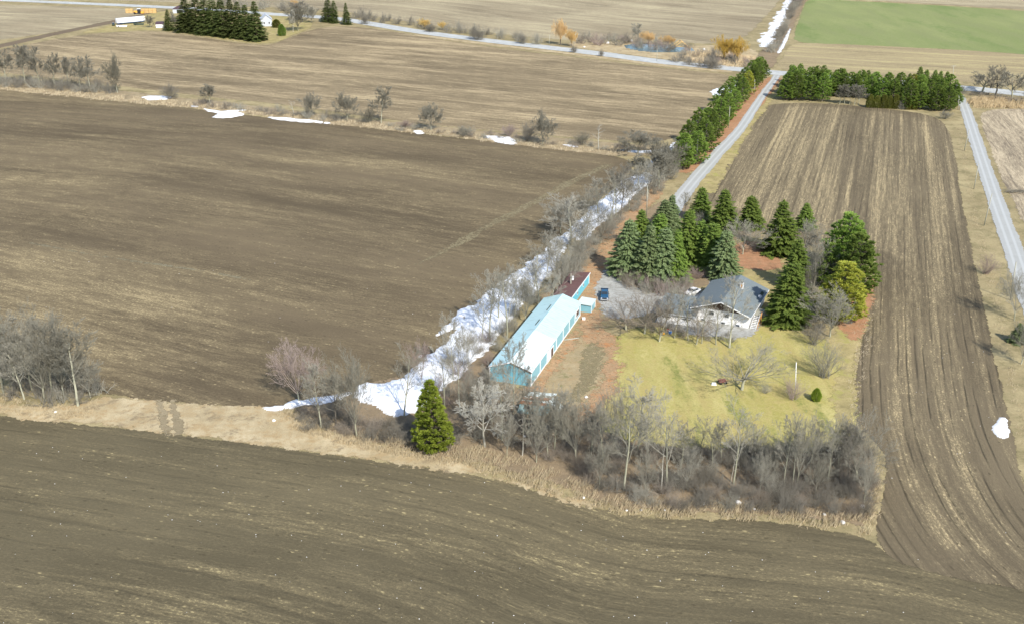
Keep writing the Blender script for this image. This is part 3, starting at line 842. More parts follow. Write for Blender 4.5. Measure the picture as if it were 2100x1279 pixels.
def pine_shape(seed, H=12.0, Rm=3.6, nclump=340, per=34, lowcut=.06, roundness=.55, size=1.0):
    rs = np.random.RandomState(seed)
    P, D, L, W, br = [], [], [], [], []
    for c in range(nclump):
        t = lowcut + (1 - lowcut) * (1 - (1 - rs.rand()) ** .62) if rs.rand() < .8 else rs.uniform(lowcut, .99)
        prof = (1 - t) ** roundness * (min(1.0, .55 + t * 2.2))
        R = Rm * prof + .1
        az = rs.rand() * 6.283
        # lobes give an uneven outline
        lobe = 1 + .18 * math.sin(3 * az + seed) * math.cos(5 * t + seed) + rs.uniform(-.18, .1)
        r = R * lobe * (rs.rand() ** .35)
        z = t * H + .18 * r
        o = np.array([math.cos(az), math.sin(az), 0.0])
        C = o * r + np.array([0, 0, z])
        if c % 3 == 0: br.append(((0, 0, max(.4, z - .42 * r)), tuple(C), .07, .025))
        cs = rs.uniform(.35, .62) * size
        u = rs.normal(size=(per, 3)); u /= np.linalg.norm(u, axis=1)[:, None]
        u[:, 2] = np.abs(u[:, 2]) * .9 + .25
        u += o * .75
        P.append(C + u * .12 * cs * rs.rand(per, 1) + rs.normal(size=(per, 3)) * .16 * cs); D.append(u)
        L.append(rs.uniform(.55, 1.0, per) * cs * 1.15); W.append(rs.uniform(.035, .075, per) * (1 + .5 * size))
    P, D, L, W = np.concatenate(P), np.concatenate(D), np.concatenate(L), np.concatenate(W)
    cv, cf = sprays(rs, P, D, L, W)
    tv, tf = tubes([((0, 0, -.1), (0, 0, H * .5), .24, .15), ((0, 0, H * .5), (0, 0, H * .94), .15, .04)], 7)
    bv, bf = tubes(br, 3)
    return np.concatenate([tv, bv]), np.concatenate([tf, bf + len(tv)]), cv, cf, H, Rm

def cedar_shape(seed, H=6.0, Rm=1.6, n=6500, egg=.5):
    rs = np.random.RandomState(seed)
    t = rs.rand(n) ** .9
    az = rs.rand(n) * 6.283
    prof = np.sin(np.clip(t * .86 + .14, 0, 1) * math.pi) ** egg * (1 - t * .35)
    lob = 1 + .1 * np.sin(az * 5 + t * 9 + seed) + .06 * np.sin(az * 11 - t * 17)
    r = Rm * prof * lob * (.72 + .3 * rs.rand(n))
    o = np.stack([np.cos(az), np.sin(az), np.zeros(n)], 1)
    P = o * r[:, None] + np.stack([np.zeros(n), np.zeros(n), t * H * .97], 1)
    D = o * .6 + np.stack([np.zeros(n), np.zeros(n), .75 + 0 * t], 1) + (rs.rand(n, 3) - .5) * .7
    cv, cf = sprays(rs, P, D, rs.uniform(.2, .42, n) * (H / 6) ** .5, rs.uniform(.045, .09, n) * (H / 6) ** .5)
    tv, tf = tubes([((0, 0, -.1), (0, 0, H * .8), .14, .05)], 7)
    return tv, tf, cv, cf, H, Rm

PROTO = {}
def proto(key):
    if key in PROTO: return PROTO[key]
    kind, sd_, crown_m, trunk_m = key
    if kind == 'spruce': d = spruce_shape(sd_)
    elif kind == 'spruce_thin': d = spruce_shape(sd_, 17.0, 2.9, 6000, .22)
    elif kind == 'pine': d = pine_shape(sd_)
    elif kind == 'pine_big': d = pine_shape(sd_, 15, 4.4, 640, 36, .03, .5, 1.1)
    elif kind == 'conepine': d = pine_shape(sd_, 13, 3.4, 700, 34, .02, .8, .85)
    elif kind == 'cedar': d = cedar_shape(sd_)
    elif kind == 'egg': d = cedar_shape(sd_, 2.6, 1.0, 5200, .62)
    else: d = bare_shape(sd_, kind)
    tv, tf, cv, cf, H, Rm = d
    PROTO[key] = (mesh_np('trunk', tv, tf, M[trunk_m]), mesh_np('crown', cv, cf, M[crown_m]), H, Rm)
    return PROTO[key]

TR = random.Random(77)
def y_far(px, base): return depth(px, base) > 330
def plant(name, key, px, base, top, half=None, label=None, cat='tree', group=None, rz=None, crown='crown', hmul=1.0):
    """a tree or shrub standing at a surveyed ground point with its measured height"""
    if name == 'bare_tree' and half is not None: half *= 1.18; top -= (base - top) * .04
    if y_far(px, base) and key[0] in ('tall', 'vase', 'shrub', 'brush', 'gnarl'): key = (key[0] + '_far', key[1], 'twig_far' if key[2] == 'twig' else key[2], key[3])
    tm, cm, H, Rm = proto(key)
    x, y = G(px, base)
    h = max(.5, height(px, base, top)) * hmul
    sz = h / H
    if half is None: sx = sz
    else:
        wm = half * depth(px, base) / FPX
        sx = wm / Rm
        sx = min(max(sx, sz * .45), sz * 2.2)
    if crown == 'branches':            # a bush is one mesh
        o = bpy.data.objects.new(name, cm)
        o.location = (x, y, -.05); o.rotation_euler = (0, 0, TR.uniform(0, 6.283)); o.scale = (sx, sx, sz)
        return tag(link(o), label, cat, group)
    o = empty(name, (x, y, 0), TR.uniform(0, 6.283) if rz is None else rz, label, cat, group)
    k_ = 4.5 if name == 'bare_tree' else 1.5
    o.rotation_euler[0] = R(TR.uniform(-k_, k_)); o.rotation_euler[1] = R(TR.uniform(-k_, k_))
    o.scale = (sx, sx, sz)
    link(bpy.data.objects.new('trunk', tm), o)
    link(bpy.data.objects.new(crown, cm), o)
    return o

# ------------------------------------------------------------------ vegetation: where it stands
K = {}
for s_ in range(3, 6):
    K['spruce%d' % s_] = ('spruce', 60 + s_, 'spruce', 'bark_dark')
    K['pine%d' % s_] = ('pine', 80 + s_, 'pine', 'bark_dark')
for s_ in range(3):
    K['tall%d' % s_] = ('tall', 11 + s_, 'twig', 'bark')
    K['spruce%d' % s_] = ('spruce', 60 + s_, 'spruce', 'bark_dark')
    K['blue%d' % s_] = ('spruce', 60 + s_, 'spruce_blue', 'bark_dark')
    K['farspruce%d' % s_] = ('spruce_thin', 70 + s_, 'spruce_far', 'bark_dark')
    K['pine%d' % s_] = ('pine', 80 + s_, 'pine', 'bark_dark')
for s_ in range(2):
    K['vase%d' % s_] = ('vase', 21 + s_, 'twig', 'bark')
    K['shrub%d' % s_] = ('shrub', 31 + s_, 'twig', 'bark')
    K['brush%d' % s_] = ('brush', 41 + s_, 'twig_dark', 'bark_dark')
    K['oak%d' % s_] = ('oak', 51 + s_, 'twig', 'bark')
for s_ in range(3): K['open%d' % s_] = ('open', 111 + s_, 'twig', 'bark')
K['oakb'] = ('oak', 53, 'twig_brown', 'bark')
K['oakc'] = ('oak', 54, 'twig_brown', 'bark')
K['talldark'] = ('tall', 12, 'twig_dark', 'bark_dark')
K['vasered'] = ('vase', 21, 'twig_red', 'bark')
K['vasedark'] = ('vase', 22, 'twig_dark', 'bark')
K['shrubred'] = ('shrub', 31, 'twig_red', 'bark_dark')
K['shrubdark'] = ('shrub', 32, 'twig_dark', 'bark_dark')
K['brushbrown'] = ('brush', 41, 'twig_brown', 'bark_dark')
K['brushgrey'] = ('brush', 42, 'twig', 'bark')
K['pale'] = ('dead', 91, 'bark_pale', 'bark_pale')
K['pale2'] = ('tall', 13, 'bark_pale', 'bark_pale')
K['gnarl'] = ('gnarl', 95, 'twig', 'bark')
K['gnarldark'] = ('gnarl', 96, 'twig_dark', 'bark_dark')
K['gold'] = ('willow', 97, 'twig_gold', 'bark_dark')
K['yellow'] = ('willow', 98, 'twig_yellow', 'bark_dark')
K['pinebig'] = ('pine_big', 85, 'pine', 'bark_dark')
K['pinebig2'] = ('pine_big', 86, 'pine', 'bark_dark')
K['pineyel'] = ('pine_big', 87, 'pine_yellow', 'bark_dark')
K['pinesmallyel'] = ('pine', 81, 'pine_yellow', 'bark_dark')
K['cedar'] = ('cedar', 99, 'cedar', 'bark_dark')
K['cedarfar'] = ('cedar', 100, 'spruce', 'bark_dark')
K['egg'] = ('egg', 101, 'cedar_bright', 'bark_dark')
K['brightspruce'] = ('conepine', 63, 'cedar_bright', 'bark_dark')

# (kind, px, base, top, half width, label)
BARE = [
 # clump at the left edge
 ('left_vase0', 92, 824, 640, 62, 'tall grey leafless tree with mossy leaning trunk in the clump at the left edge'),
 ('tall0', 108, 812, 650, 48, 'leafless tree standing close behind the mossy leaning tree in the left clump'),
 ('left_tall1', 160, 832, 678, 52, 'pale grey leafless tree at the right end of the clump on the left edge'),
 ('tall2', 32, 792, 636, 50, 'hazy leafless tree in the left clump beside the picture edge'),
 ('left_vase1', -14, 792, 628, 60, 'leafless tree cut by the left picture edge beside the tan bank'),
 ('tall0', 66, 800, 665, 42, 'slim leafless tree in the middle of the left clump'),
 # group where the snow ends
 ('vasered', 614, 824, 702, 46, 'rounded reddish leafless tree standing leftmost beside the snow end'),
 ('tall1', 659, 876, 748, 30, 'slim leafless tree with a pale trunk right of the rounded reddish tree'),
 ('talldark', 690, 872, 770, 30, 'small grey leafless tree between the slim pale trunk and the broad grey tree'),
 ('vase1', 732, 895, 718, 50, 'broad grey leafless tree with thick mossy trunk by the snow bend'),
 ('open1', 829, 853, 703, 36, 'open crowned leafless tree standing on the snow left of the green conifer'),
 ('vasered', 866, 790, 696, 16, 'thin red twigged young tree at the snow edge above the green conifer'),
 # near hedgerow, left to right
 ('open1', 913, 838, 706, 30, 'thin leafless tree on the snow right behind the bright green conifer'),
 ('pale', 873, 828, 790, 18, 'small fallen looking grey sapling on the snow beside the green conifer'),
 ('open0', 945, 850, 705, 30, 'leafless tree between the green conifer and the left corner of the long barn'),
 ('pale2', 995, 916, 776, 48, 'bleached white tree with arching bare limbs right of the green conifer'),
 ('open1', 1030, 902, 752, 42, 'grey leafless tree before the turquoise gable, right of the bleached tree'),
 ('tall0', 1053, 846, 690, 34, 'leafless tree reaching up over the near corner of the barn roof'),
 ('pale', 1071, 934, 846, 20, 'crooked pale dead tree at the edge of the dry grass'),
 ('tall1', 1074, 888, 775, 22, 'thin straight trunk in front of the collapsed turquoise shed, left one'),
 ('tall2', 1083, 894, 785, 20, 'thin straight trunk in front of the collapsed turquoise shed, middle one'),
 ('tall0', 1092, 895, 800, 18, 'thin straight trunk in front of the collapsed turquoise shed, right one'),
 ('vase0', 1124, 936, 800, 36, 'leafless tree with a straight mossy trunk just right of the collapsed shed'),
 ('tall1', 1137, 922, 815, 28, 'second leafless tree right of the collapsed shed, set behind the mossy one'),
 ('vase1', 1182, 948, 812, 42, 'fan shaped leafless tree holding a few dead leaves low down'),
 ('open1', 1279, 1003, 800, 52, 'large forked leafless tree with twin trunks standing before the lawn corner'),
 ('tall2', 1306, 925, 785, 44, 'hazy grey leafless tree behind the forked twin trunk tree on the lawn edge'),
 ('open1', 1366, 1003, 822, 40, 'tall leafless tree with a thick trunk and broken lower limbs in the near thicket'),
 ('pale', 1357, 1008, 905, 18, 'short leaning pale trunk left at the foot of the thick trunk tree'),
 ('open0', 1434, 922, 852, 22, 'small leafless tree on the lawn edge between the two tallest thicket trees'),
 ('open1', 1504, 992, 826, 42, 'tall forked leafless tree standing before the middle of the lawn'),
 ('pale', 1498, 995, 928, 10, 'slender bleached dead stem at the foot of the tall forked tree'),
 ('vase1', 1586, 983, 912, 28, 'small leafless tree with snapped pale stem right of the tall forked tree'),
 ('open2', 1607, 998, 852, 28, 'leafless tree with a split orange wound at the trunk base'),
 ('open1', 1624, 1000, 860, 26, 'leafless tree leaning right, left stem of the leaning pair'),
 ('vase0', 1632, 998, 846, 38, 'leafless tree leaning right, the broader of the leaning pair'),
 ('open1', 1696, 987, 860, 32, 'crooked leafless tree with one pale elbowed limb in the near thicket'),
 ('talldark', 1738, 992, 868, 26, 'slim dark leafless tree near the right end of the thicket'),
 ('vase1', 1756, 990, 858, 60, 'wide many stemmed leafless tree at the right end of the thicket by the field corner'),
 ('open2', 1460, 965, 870, 24, 'small grey leafless tree in the thicket left of the tall forked tree'),
 ('tall1', 1238, 962, 845, 30, 'leafless tree leaning left in the thicket left of the twin trunk tree'),
 # hedgerow on the snow beside the barn
 ('open0', 987, 700, 592, 28, 'two stemmed leafless tree leaning left over the snow, nearest the field'),
 ('open2', 1004, 690, 558, 36, 'leafless tree with a curved trunk on the snow left of the barn'),
 ('open2', 1040, 694, 543, 42, 'leafless tree with mossy trunk close to the left eave of the barn'),
 ('open0', 1068, 628, 562, 12, 'straight thin leafless tree standing on the snow left of the barn ridge'),
 ('tall0', 1055, 650, 560, 28, 'hazy leafless tree behind the straight thin one on the snow'),
 ('tall2', 1104, 626, 528, 32, 'leafless tree with a stout pale trunk at the far left corner of the barn'),
 ('open1', 1096, 590, 496, 30, 'leafless tree with a small high crown beyond the stout pale trunk'),
 ('vase0', 1172, 560, 470, 46, 'rounded fan shaped leafless tree behind the red roofed building'),
 ('tall0', 1140, 588, 490, 26, 'grey leafless tree left of the rounded fan shaped tree'),
 ('tall2', 1168, 500, 400, 46, 'leafless tree with mossy trunk where the snow strip narrows'),
 ('vase1', 1150, 478, 408, 30, 'broad grey leafless tree on the field side of the narrowing snow'),
 ('vase1', 1204, 474, 392, 40, 'wide grey leafless tree right of the mossy trunk on the narrow snow'),
 ('open1', 1252, 460, 350, 30, 'dark trunked leafless tree left of the pair by the driveway hedge'),
 ('tall0', 1263, 444, 348, 26, 'middle leafless tree of the dark trunk group by the driveway hedge'),
 ('talldark', 1272, 452, 338, 24, 'leafless tree with a straight dark trunk closest to the driveway utility pole'),
 ('tall2', 1307, 384, 322, 24, 'slim leafless tree standing over the blue shaded snow'),
 ('vase0', 1345, 345, 286, 28, 'hazy leafless tree at the corner where the two hedgerows meet'),
 ('vase1', 1376, 358, 290, 26, 'dense leafless tree touching the first windbreak pine'),
 ('vase0', 1330, 400, 332, 32, 'wide leafless tree between the driveway and the narrow snow'),
 ('tall1', 1352, 388, 318, 24, 'leafless tree just short of the first windbreak pine on the driveway side'),
 # more trees of the near thicket
 ('tall0', 1212, 935, 822, 28, 'hazy leafless tree between the fan shaped tree and the left leaning one'),
 ('vase0', 1258, 925, 800, 32, 'pale fine twigged leafless tree behind the left leaning one, on the lawn edge'),
 ('vase1', 1330, 948, 836, 28, 'hazy leafless tree between the twin trunk tree and the thick trunk tree'),
 ('tall2', 1395, 960, 862, 24, 'slim leafless tree right behind the thick trunk tree'),
 ('vase0', 1408, 1000, 915, 26, 'low fan shaped young tree right of the thick trunk tree'),
 ('tall1', 1480, 948, 868, 24, 'slim leafless tree left behind the tall forked tree'),
 ('vase1', 1540, 958, 872, 28, 'hazy leafless tree between the tall forked tree and the snapped pale stem'),
 ('vase0', 1558, 1008, 930, 24, 'low fan shaped young tree behind the small boulder right of the white one'),
 ('tall0', 1662, 960, 866, 26, 'leafless tree between the leaning pair and the crooked tree'),
 ('vase1', 1672, 1012, 930, 26, 'low fan shaped young tree below the crooked tree'),
 ('vase0', 1718, 958, 868, 26, 'hazy leafless tree behind the slim dark one'),
 ('vase1', 1772, 1030, 930, 30, 'low spreading young tree at the corner of the near field'),
 ('vase0', 1322, 1010, 925, 24, 'low fan shaped young tree between the twin trunk tree and the thick trunk tree'),
 ('vase1', 1230, 1000, 910, 24, 'low fan shaped young tree at the left end of the dense thicket'),
 ('tall1', 1155, 900, 800, 26, 'leafless tree behind the mossy trunk, toward the brown yard'),
 ('vase1', 1100, 948, 860, 28, 'low twiggy tree at the dry grass below the collapsed shed'),
 ('tall2', 1010, 870, 745, 32, 'leafless tree right before the gable, behind the bleached tree'),
 ('vase0', 968, 880, 770, 28, 'fine twigged leafless tree left behind the bleached tree'),
 ('vase1', 1040, 935, 840, 28, 'low twiggy tree between the bleached tree and the crooked dead one'),
 # more trees along the snow
 ('vase1', 1150, 604, 512, 32, 'twiggy grey leafless tree hiding the left side of the maroon roof'),
 ('vase0', 1176, 578, 520, 24, 'small leafless tree just behind the far left corner of the maroon roof'),
 ('tall0', 1130, 640, 560, 22, 'thin leafless tree at the far left corner of the barn roof'),
 ('tall2', 8, 806, 676, 40, 'leafless tree low in the left clump, by the tan bank and picture edge'),
 ('left_vase1', 132, 815, 680, 42, 'fine twigged tree between the mossy leaning tree and the pale one at left'),
 ('tall1', 50, 818, 700, 36, 'grey leafless tree in front of the slim one in the left clump'),
 ('vase0', 186, 815, 735, 24, 'small leafless tree at the far right of the left clump'),
 ('oakb', 1352, 700, 616, 46, 'low spreading brown twigged tree before the garage wing, left of the tubs'),
 ('oakc', 1428, 706, 622, 40, 'low spreading brown twigged tree before the joint of garage and gable wall'),
 ('tall0', 930, 775, 650, 26, 'thin leafless tree in the lower snow, left of the barn front corner'),
 ('vase0', 962, 765, 672, 30, 'reddish grey leafless tree beside the left front corner of the barn'),
 ('tall1', 1022, 655, 556, 26, 'leafless tree in the middle of the snow left of the barn'),
 ('vase0', 1078, 662, 570, 28, 'fan shaped leafless tree close to the barn eave'),
 ('tall2', 1122, 560, 470, 24, 'leafless tree on the snow beyond the barn end'),
 ('vase1', 1196, 520, 438, 32, 'broad grey leafless tree between the fan shaped tree and the narrow snow'),
 ('vase0', 1232, 500, 425, 30, 'dense grey leafless tree in the hedge before the dark trunk group'),
 ('tall1', 1225, 440, 366, 24, 'leafless tree at the field edge of the narrow snow'),
 ('vase1', 1290, 430, 360, 28, 'grey leafless tree between the dark trunk group and the utility pole'),
 ('vase0', 1362, 372, 304, 26, 'grey leafless tree second from the first windbreak pine'),
 # middle hedgerow
 ('tall0', 12, 172, 100, 20, 'hazy leafless tree leftmost in the middle hedgerow'),
 ('tall1', 52, 174, 96, 18, 'leafless tree second in the middle hedgerow, beside the left edge group'),
 ('tall2', 82, 176, 98, 16, 'leafless tree with a dark straight trunk in the left part of the middle hedgerow'),
 ('tall0', 112, 178, 112, 16, 'leafless tree with a white broken trunk in the middle hedgerow'),
 ('tall1', 143, 180, 120, 14, 'leafless tree with a single pale trunk in the middle hedgerow'),
 ('tall2', 164, 184, 122, 12, 'leafless tree with a bent pale trunk in the middle hedgerow'),
 ('tall0', 186, 186, 118, 18, 'leafless tree leaning left, third from the tall dense one in the middle hedgerow'),
 ('vase0', 241, 191, 110, 18, 'tall dense leafless tree standing apart at the end of the left tree group'),
 ('shrubdark', 347, 204, 170, 22, 'round dark bush beside the small snow patches on the middle hedgerow'),
 ('tall1', 431, 214, 174, 16, 'thin leafless tree left of the white snow patch on the middle hedgerow'),
 ('pale', 603, 236, 206, 10, 'leaning bleached dead stem in the middle hedgerow'),
 ('vase1', 640, 240, 190, 18, 'grey leafless tree left of the bushy pair on the middle hedgerow'),
 ('vase0', 712, 248, 188, 22, 'left tree of the bushy leafless pair on the middle hedgerow'),
 ('tall2', 782, 253, 180, 18, 'right, pointed tree of the bushy leafless pair on the middle hedgerow'),
 ('shrub0', 756, 252, 218, 20, 'low bush at the foot of the pointed hedgerow tree'),
 ('vase1', 884, 268, 213, 22, 'rounded leafless tree alone right of the small snow spot'),
 ('shrub1', 950, 278, 256, 24, 'low wide bush right of the lone rounded hedgerow tree'),
 ('shrubred', 832, 262, 246, 16, 'low dark red bush left of the lone rounded hedgerow tree'),
 ('shrubred', 1044, 280, 254, 16, 'reddish bush left of the dark arched bush in the middle hedgerow'),
 ('shrubdark', 1080, 289, 249, 21, 'dark arched bush beside the pale green grey tree'),
 ('vase0', 1113, 297, 228, 26, 'tall pale grey bushy tree right of the dark arched bush'),
 ('pale', 1228, 307, 256, 16, 'fallen leaning pale tree near the right end of the middle hedgerow'),
 ('shrub0', 1193, 298, 270, 20, 'grey bush left of the leaning pale tree'),
 ('vase1', 1308, 316, 270, 36, 'spreading leafless tree over the thin line of snow'),
 # yard
 ('open0', 1356, 690, 596, 30, 'leafless tree left of the red and blue tubs before the house'),
 ('open0', 1383, 694, 590, 30, 'pale trunked leafless tree standing right of the red and blue tubs'),
 ('open1', 1411, 698, 596, 32, 'leafless tree before the garage wing, between the tubs and the gable'),
 ('oakb', 1322, 684, 598, 58, 'wide low branching leafless tree spreading over the gravel yard'),
 ('oakc', 1284, 676, 604, 62, 'sprawling leafless tree covering the gravel yard right of the blue pickup'),
 ('open2', 1439, 704, 610, 28, 'leafless tree before the left end of the white gable wall'),
 ('open1', 1468, 707, 620, 30, 'leafless tree before the middle of the white gable wall'),
 ('open2', 1496, 713, 578, 46, 'largest forked leafless tree in front of the white gable'),
 ('oak0', 1521, 799, 704, 84, 'wide spreading leafless tree alone in the middle of the lawn'),
 ('shrub0', 1569, 806, 786, 14, 'small thin bush on the lawn right of the spreading tree'),
 ('shrub0', 1690, 772, 690, 48, 'large vase shaped grey bush on the right part of the lawn'),
 ('shrubred', 1626, 818, 772, 30, 'reddish brown bush around the foot of the white flagpole'),
 ('vase1', 1702, 690, 588, 52, 'leafless tree with a pale straight trunk below the yellow pine'),
 ('shrubdark', 1668, 706, 650, 36, 'low leaning brown bush left of the pale straight trunk'),
 ('vase0', 1523, 522, 454, 40, 'round crowned grey tree among the spruces behind the house'),
 ('vase1', 1650, 520, 452, 34, 'grey leafless tree between the spruces and the large pine'),
 ('vase1', 1668, 590, 492, 32, 'dense grey leafless tree left of the large pines'),
 ('shrubdark', 1655, 600, 530, 20, 'dark narrow bush squeezed between the tall spruce and the pines'),
 ('tall1', 1404, 440, 395, 12, 'small bare sapling beside the end of the driveway'),
 ('shrub1', 1430, 470, 430, 24, 'grey bush among the spruces near the driveway'),
 # right side strip
 ('shrubred', 2022, 562, 520, 25, 'low reddish round bush on the grass beside the lane'),
 ('vase0', 2080, 656, 560, 34, 'leafless tree below the utility pole beside the lane'),
 ('vase1', 2094, 746, 660, 34, 'leafless tree below the small blue spruce at the right edge'),
 ('gnarl', 2014, 189, 140, 34, 'gnarled leafless tree leaning left over the road, leftmost beyond the lane'),
 ('gnarldark', 2040, 199, 140, 28, 'gnarled dark leafless tree beside the road between its two neighbours'),
 ('gnarl', 2076, 207, 142, 30, 'gnarled leafless tree rightmost in the reeds by the road'),
 ('shrub1', 1966, 196, 174, 16, 'grey bush at the corner of the lane and the road'),
 ('shrub0', 1938, 244, 226, 14, 'small pale bush on the grass corner right of the woodlot'),
 # beyond the road
 ('pale2', 1309, 89, 50, 12, 'bare pale tree standing behind the pond among the golden trees'),
 ('vase1', 612, 64, 10, 20, 'broad reddish grey leafless tree right of the distant farmhouse'),
 ('pale2', 601, 66, 22, 8, 'white barked thin tree left of the broad grey tree by the farmhouse'),
 ('vase1', 640, 48, 12, 12, 'grey leafless tree between the farmhouse and the distant dark spruces'),
 ('vase0', 362, 62, 24, 12, 'small leafless tree left of the distant spruce row'),
 ('vase1', 308, 57, 32, 10, 'small dry bush like tree between the white trailer and the little shed'),
 ('talldark', 620, 44, 4, 18, 'leafless tree directly behind the broad reddish grey one'),
]
for k_ in ('vase0', 'vase1', 'tall0', 'tall1', 'tall2'): K['left_' + k_] = (K[k_][0], K[k_][1], 'twig_far', 'bark')
GRP = {}
for k, px, b, t_, hw, lab in BARE:
    nm = 'bush' if ('bush' in lab and 'tree' not in lab.split(' in ')[0].split(' beside ')[0]) else 'bare_tree'
    if k.startswith('shrub'): nm = 'bush'
    isb = nm == 'bush'
    plant(nm, K[k], px, b, t_, hw, lab, 'bush' if isb else 'tree', group='leafless bushes' if isb else 'leafless trees in the hedgerows and yard', crown='branches' if isb else 'crown')

CONF = [
 ('brightspruce', 888, 922, 780, 41, 'bright green conifer standing alone in the near hedgerow'),
 ('blue0', 1286, 565, 449, 34, 'blue green spruce nearest the orange leaf strip, at the left end of the clump'),
 ('spruce3', 1312, 512, 430, 26, 'spruce behind the leftmost blue green one'),
 ('blue1', 1328, 575, 458, 32, 'second blue green spruce from the left in the front of the clump'),
 ('blue2', 1358, 578, 466, 30, 'third blue green spruce from the left in the front of the clump'),
 ('spruce1', 1384, 575, 472, 28, 'green spruce right of the front blue green ones'),
 ('spruce5', 1350, 522, 437, 28, 'spruce in the middle of the clump behind the blue green front'),
 ('blue0', 1358, 492, 408, 26, 'spruce second highest at the back left of the clump'),
 ('blue1', 1375, 474, 400, 22, 'narrow spruce at the back of the clump beside the driveway end'),
 ('spruce0', 1407, 545, 429, 30, 'tall dark green spruce in the centre of the clump'),
 ('spruce4', 1431, 548, 450, 26, 'dark spruce right of the tall centre one'),
 ('spruce2', 1456, 558, 457, 30, 'spruce with a sharp tip left of the front right spruce'),
 ('blue2', 1484, 574, 472, 28, 'front right spruce of the clump directly behind the house'),
 ('spruce4', 1437, 456, 384, 24, 'spruce alone above the driveway end, leftmost of the back row'),
 ('spruce0', 1481, 482, 388, 28, 'tall pointed spruce second in the back row'),
 ('spruce5', 1538, 468, 401, 24, 'small spruce standing third in the back row'),
 ('spruce1', 1595, 520, 410, 36, 'broad spruce fourth in the back row'),
 ('spruce3', 1650, 470, 416, 20, 'smallest spruce, last in the back row beside the field'),
 ('spruce2', 1629, 592, 490, 26, 'narrow spruce behind the tall one right of the house'),
 ('spruce4', 1614, 662, 538, 42, 'large spruce closest to the right side of the house'),
 ('pinebig', 1728, 560, 440, 50, 'tall rounded pine at the top of the pine group by the field'),
 ('pinebig2', 1752, 604, 480, 46, 'broad pine leaning over the edge of the strip field'),
 ('pinebig', 1700, 588, 500, 30, 'green pine left behind the yellowing one'),
 ('pineyel', 1724, 655, 540, 52, 'yellowing pine in front of the pine group'),
 ('blue1', 2086, 702, 662, 20, 'small blue spruce at the right edge beside the lane'),
 ('egg', 1673, 821, 796, 10, 'small clipped egg shaped evergreen on the lawn'),
 ('farspruce0', 347, 63, 20, 11, 'small dark spruce leftmost by the distant farmyard'),
 ('farspruce1', 383, 66, -2, 20, 'first large spruce of the distant farm row'),
 ('farspruce2', 405, 69, -10, 18, 'second large spruce of the distant farm row'),
 ('farspruce0', 424, 71, -14, 18, 'third large spruce of the distant farm row'),
 ('farspruce1', 442, 73, -8, 17, 'fourth large spruce of the distant farm row'),
 ('farspruce2', 459, 75, -4, 18, 'fifth large spruce of the distant farm row'),
 ('farspruce0', 476, 77, -6, 18, 'sixth large spruce of the distant farm row'),
 ('farspruce1', 492, 79, 4, 16, 'seventh large spruce of the distant farm row'),
 ('farspruce2', 507, 81, 10, 16, 'eighth large spruce of the distant farm row'),
 ('farspruce0', 525, 84, 3, 21, 'last and broadest spruce of the distant farm row'),
 ('farspruce1', 673, 46, -4, 12, 'left dark spruce of the pair beyond the distant farmhouse'),
 ('farspruce2', 686, 48, 2, 9, 'thin right spruce of the pair beyond the distant farmhouse'),
 ('farspruce0', 711, 51, 6, 9, 'single narrow spruce beside the road right of the spruce pair'),
 ('cedarfar', 579, 74, 50, 8, 'small dark cone shaped evergreen on the distant farm lawn'),
 ('cedar', 567, 57, 40, 9, 'round yellow green evergreen beside the distant farmhouse'),
]
for k, px, b, t_, hw, lab in CONF:
    nm = 'pine_tree' if 'pine' in k and 'spruce' not in k else ('cedar_shrub' if k in ('egg', 'cedar', 'cedarfar') else 'spruce_tree')
    cat = 'evergreen shrub' if nm == 'cedar_shrub' else 'conifer'
    plant(nm, K[k], px, b, t_, hw * (1.2 if 'spruce' in k or 'blue' in k else 1.12), lab, cat, group='conifers' if nm != 'cedar_shrub' else 'evergreen shrubs')

# two rows of windbreak pines along the driveway
rowR = [(x_ - (6 if y_ > 300 else 13), y_ + 1) for x_, y_ in [(1433, 334), (1452, 311), (1470, 289), (1487, 267), (1503, 246), (1519, 226), (1533, 208), (1546, 193), (1557, 180), (1567, 169), (1576, 159)]]
rowL = [(x_ - 4, y_) for x_, y_ in [(1404, 346), (1416, 322), (1434, 298), (1452, 276), (1468, 254), (1484, 234), (1500, 215), (1515, 199), (1529, 185), (1542, 172), (1553, 161), (1562, 153)]]
nth = ['first', 'second', 'third', 'fourth', 'fifth', 'sixth', 'seventh', 'eighth', 'ninth', 'tenth', 'eleventh', 'twelfth', 'thirteenth', 'fourteenth', 'fifteenth', 'sixteenth', 'seventeenth', 'eighteenth', 'nineteenth', 'twentieth', 'twenty-first', 'twenty-second', 'twenty-third', 'twenty-fourth', 'twenty-fifth', 'twenty-sixth']
words = ['first', 'second', 'third', 'fourth', 'fifth', 'sixth', 'seventh', 'eighth', 'ninth', 'tenth', 'eleventh', 'last']
for side, row in (('driveway side', rowR), ('field side', rowL)):
    for i, (x, y) in enumerate(row):
        hgt = np.interp(y, [155, 346], [46, 78]) * (1 if side == 'field side' else .93) * TR.uniform(.8, 1.12)
        hw = np.interp(y, [155, 346], [16, 30])
        w = words[i] if i < len(row) - 1 else 'last'
        yel = side == 'driveway side' and i in (7,)
        plant('pine_tree', K['pinesmallyel'] if yel else K['pine%d' % TR.randint(0, 5)], x, y, y - hgt, hw,
              ('yellowed pine, ' if yel else '') + '%s pine from the near end in the windbreak row on the %s' % (w, side), 'conifer', 'windbreak pines along the driveway')

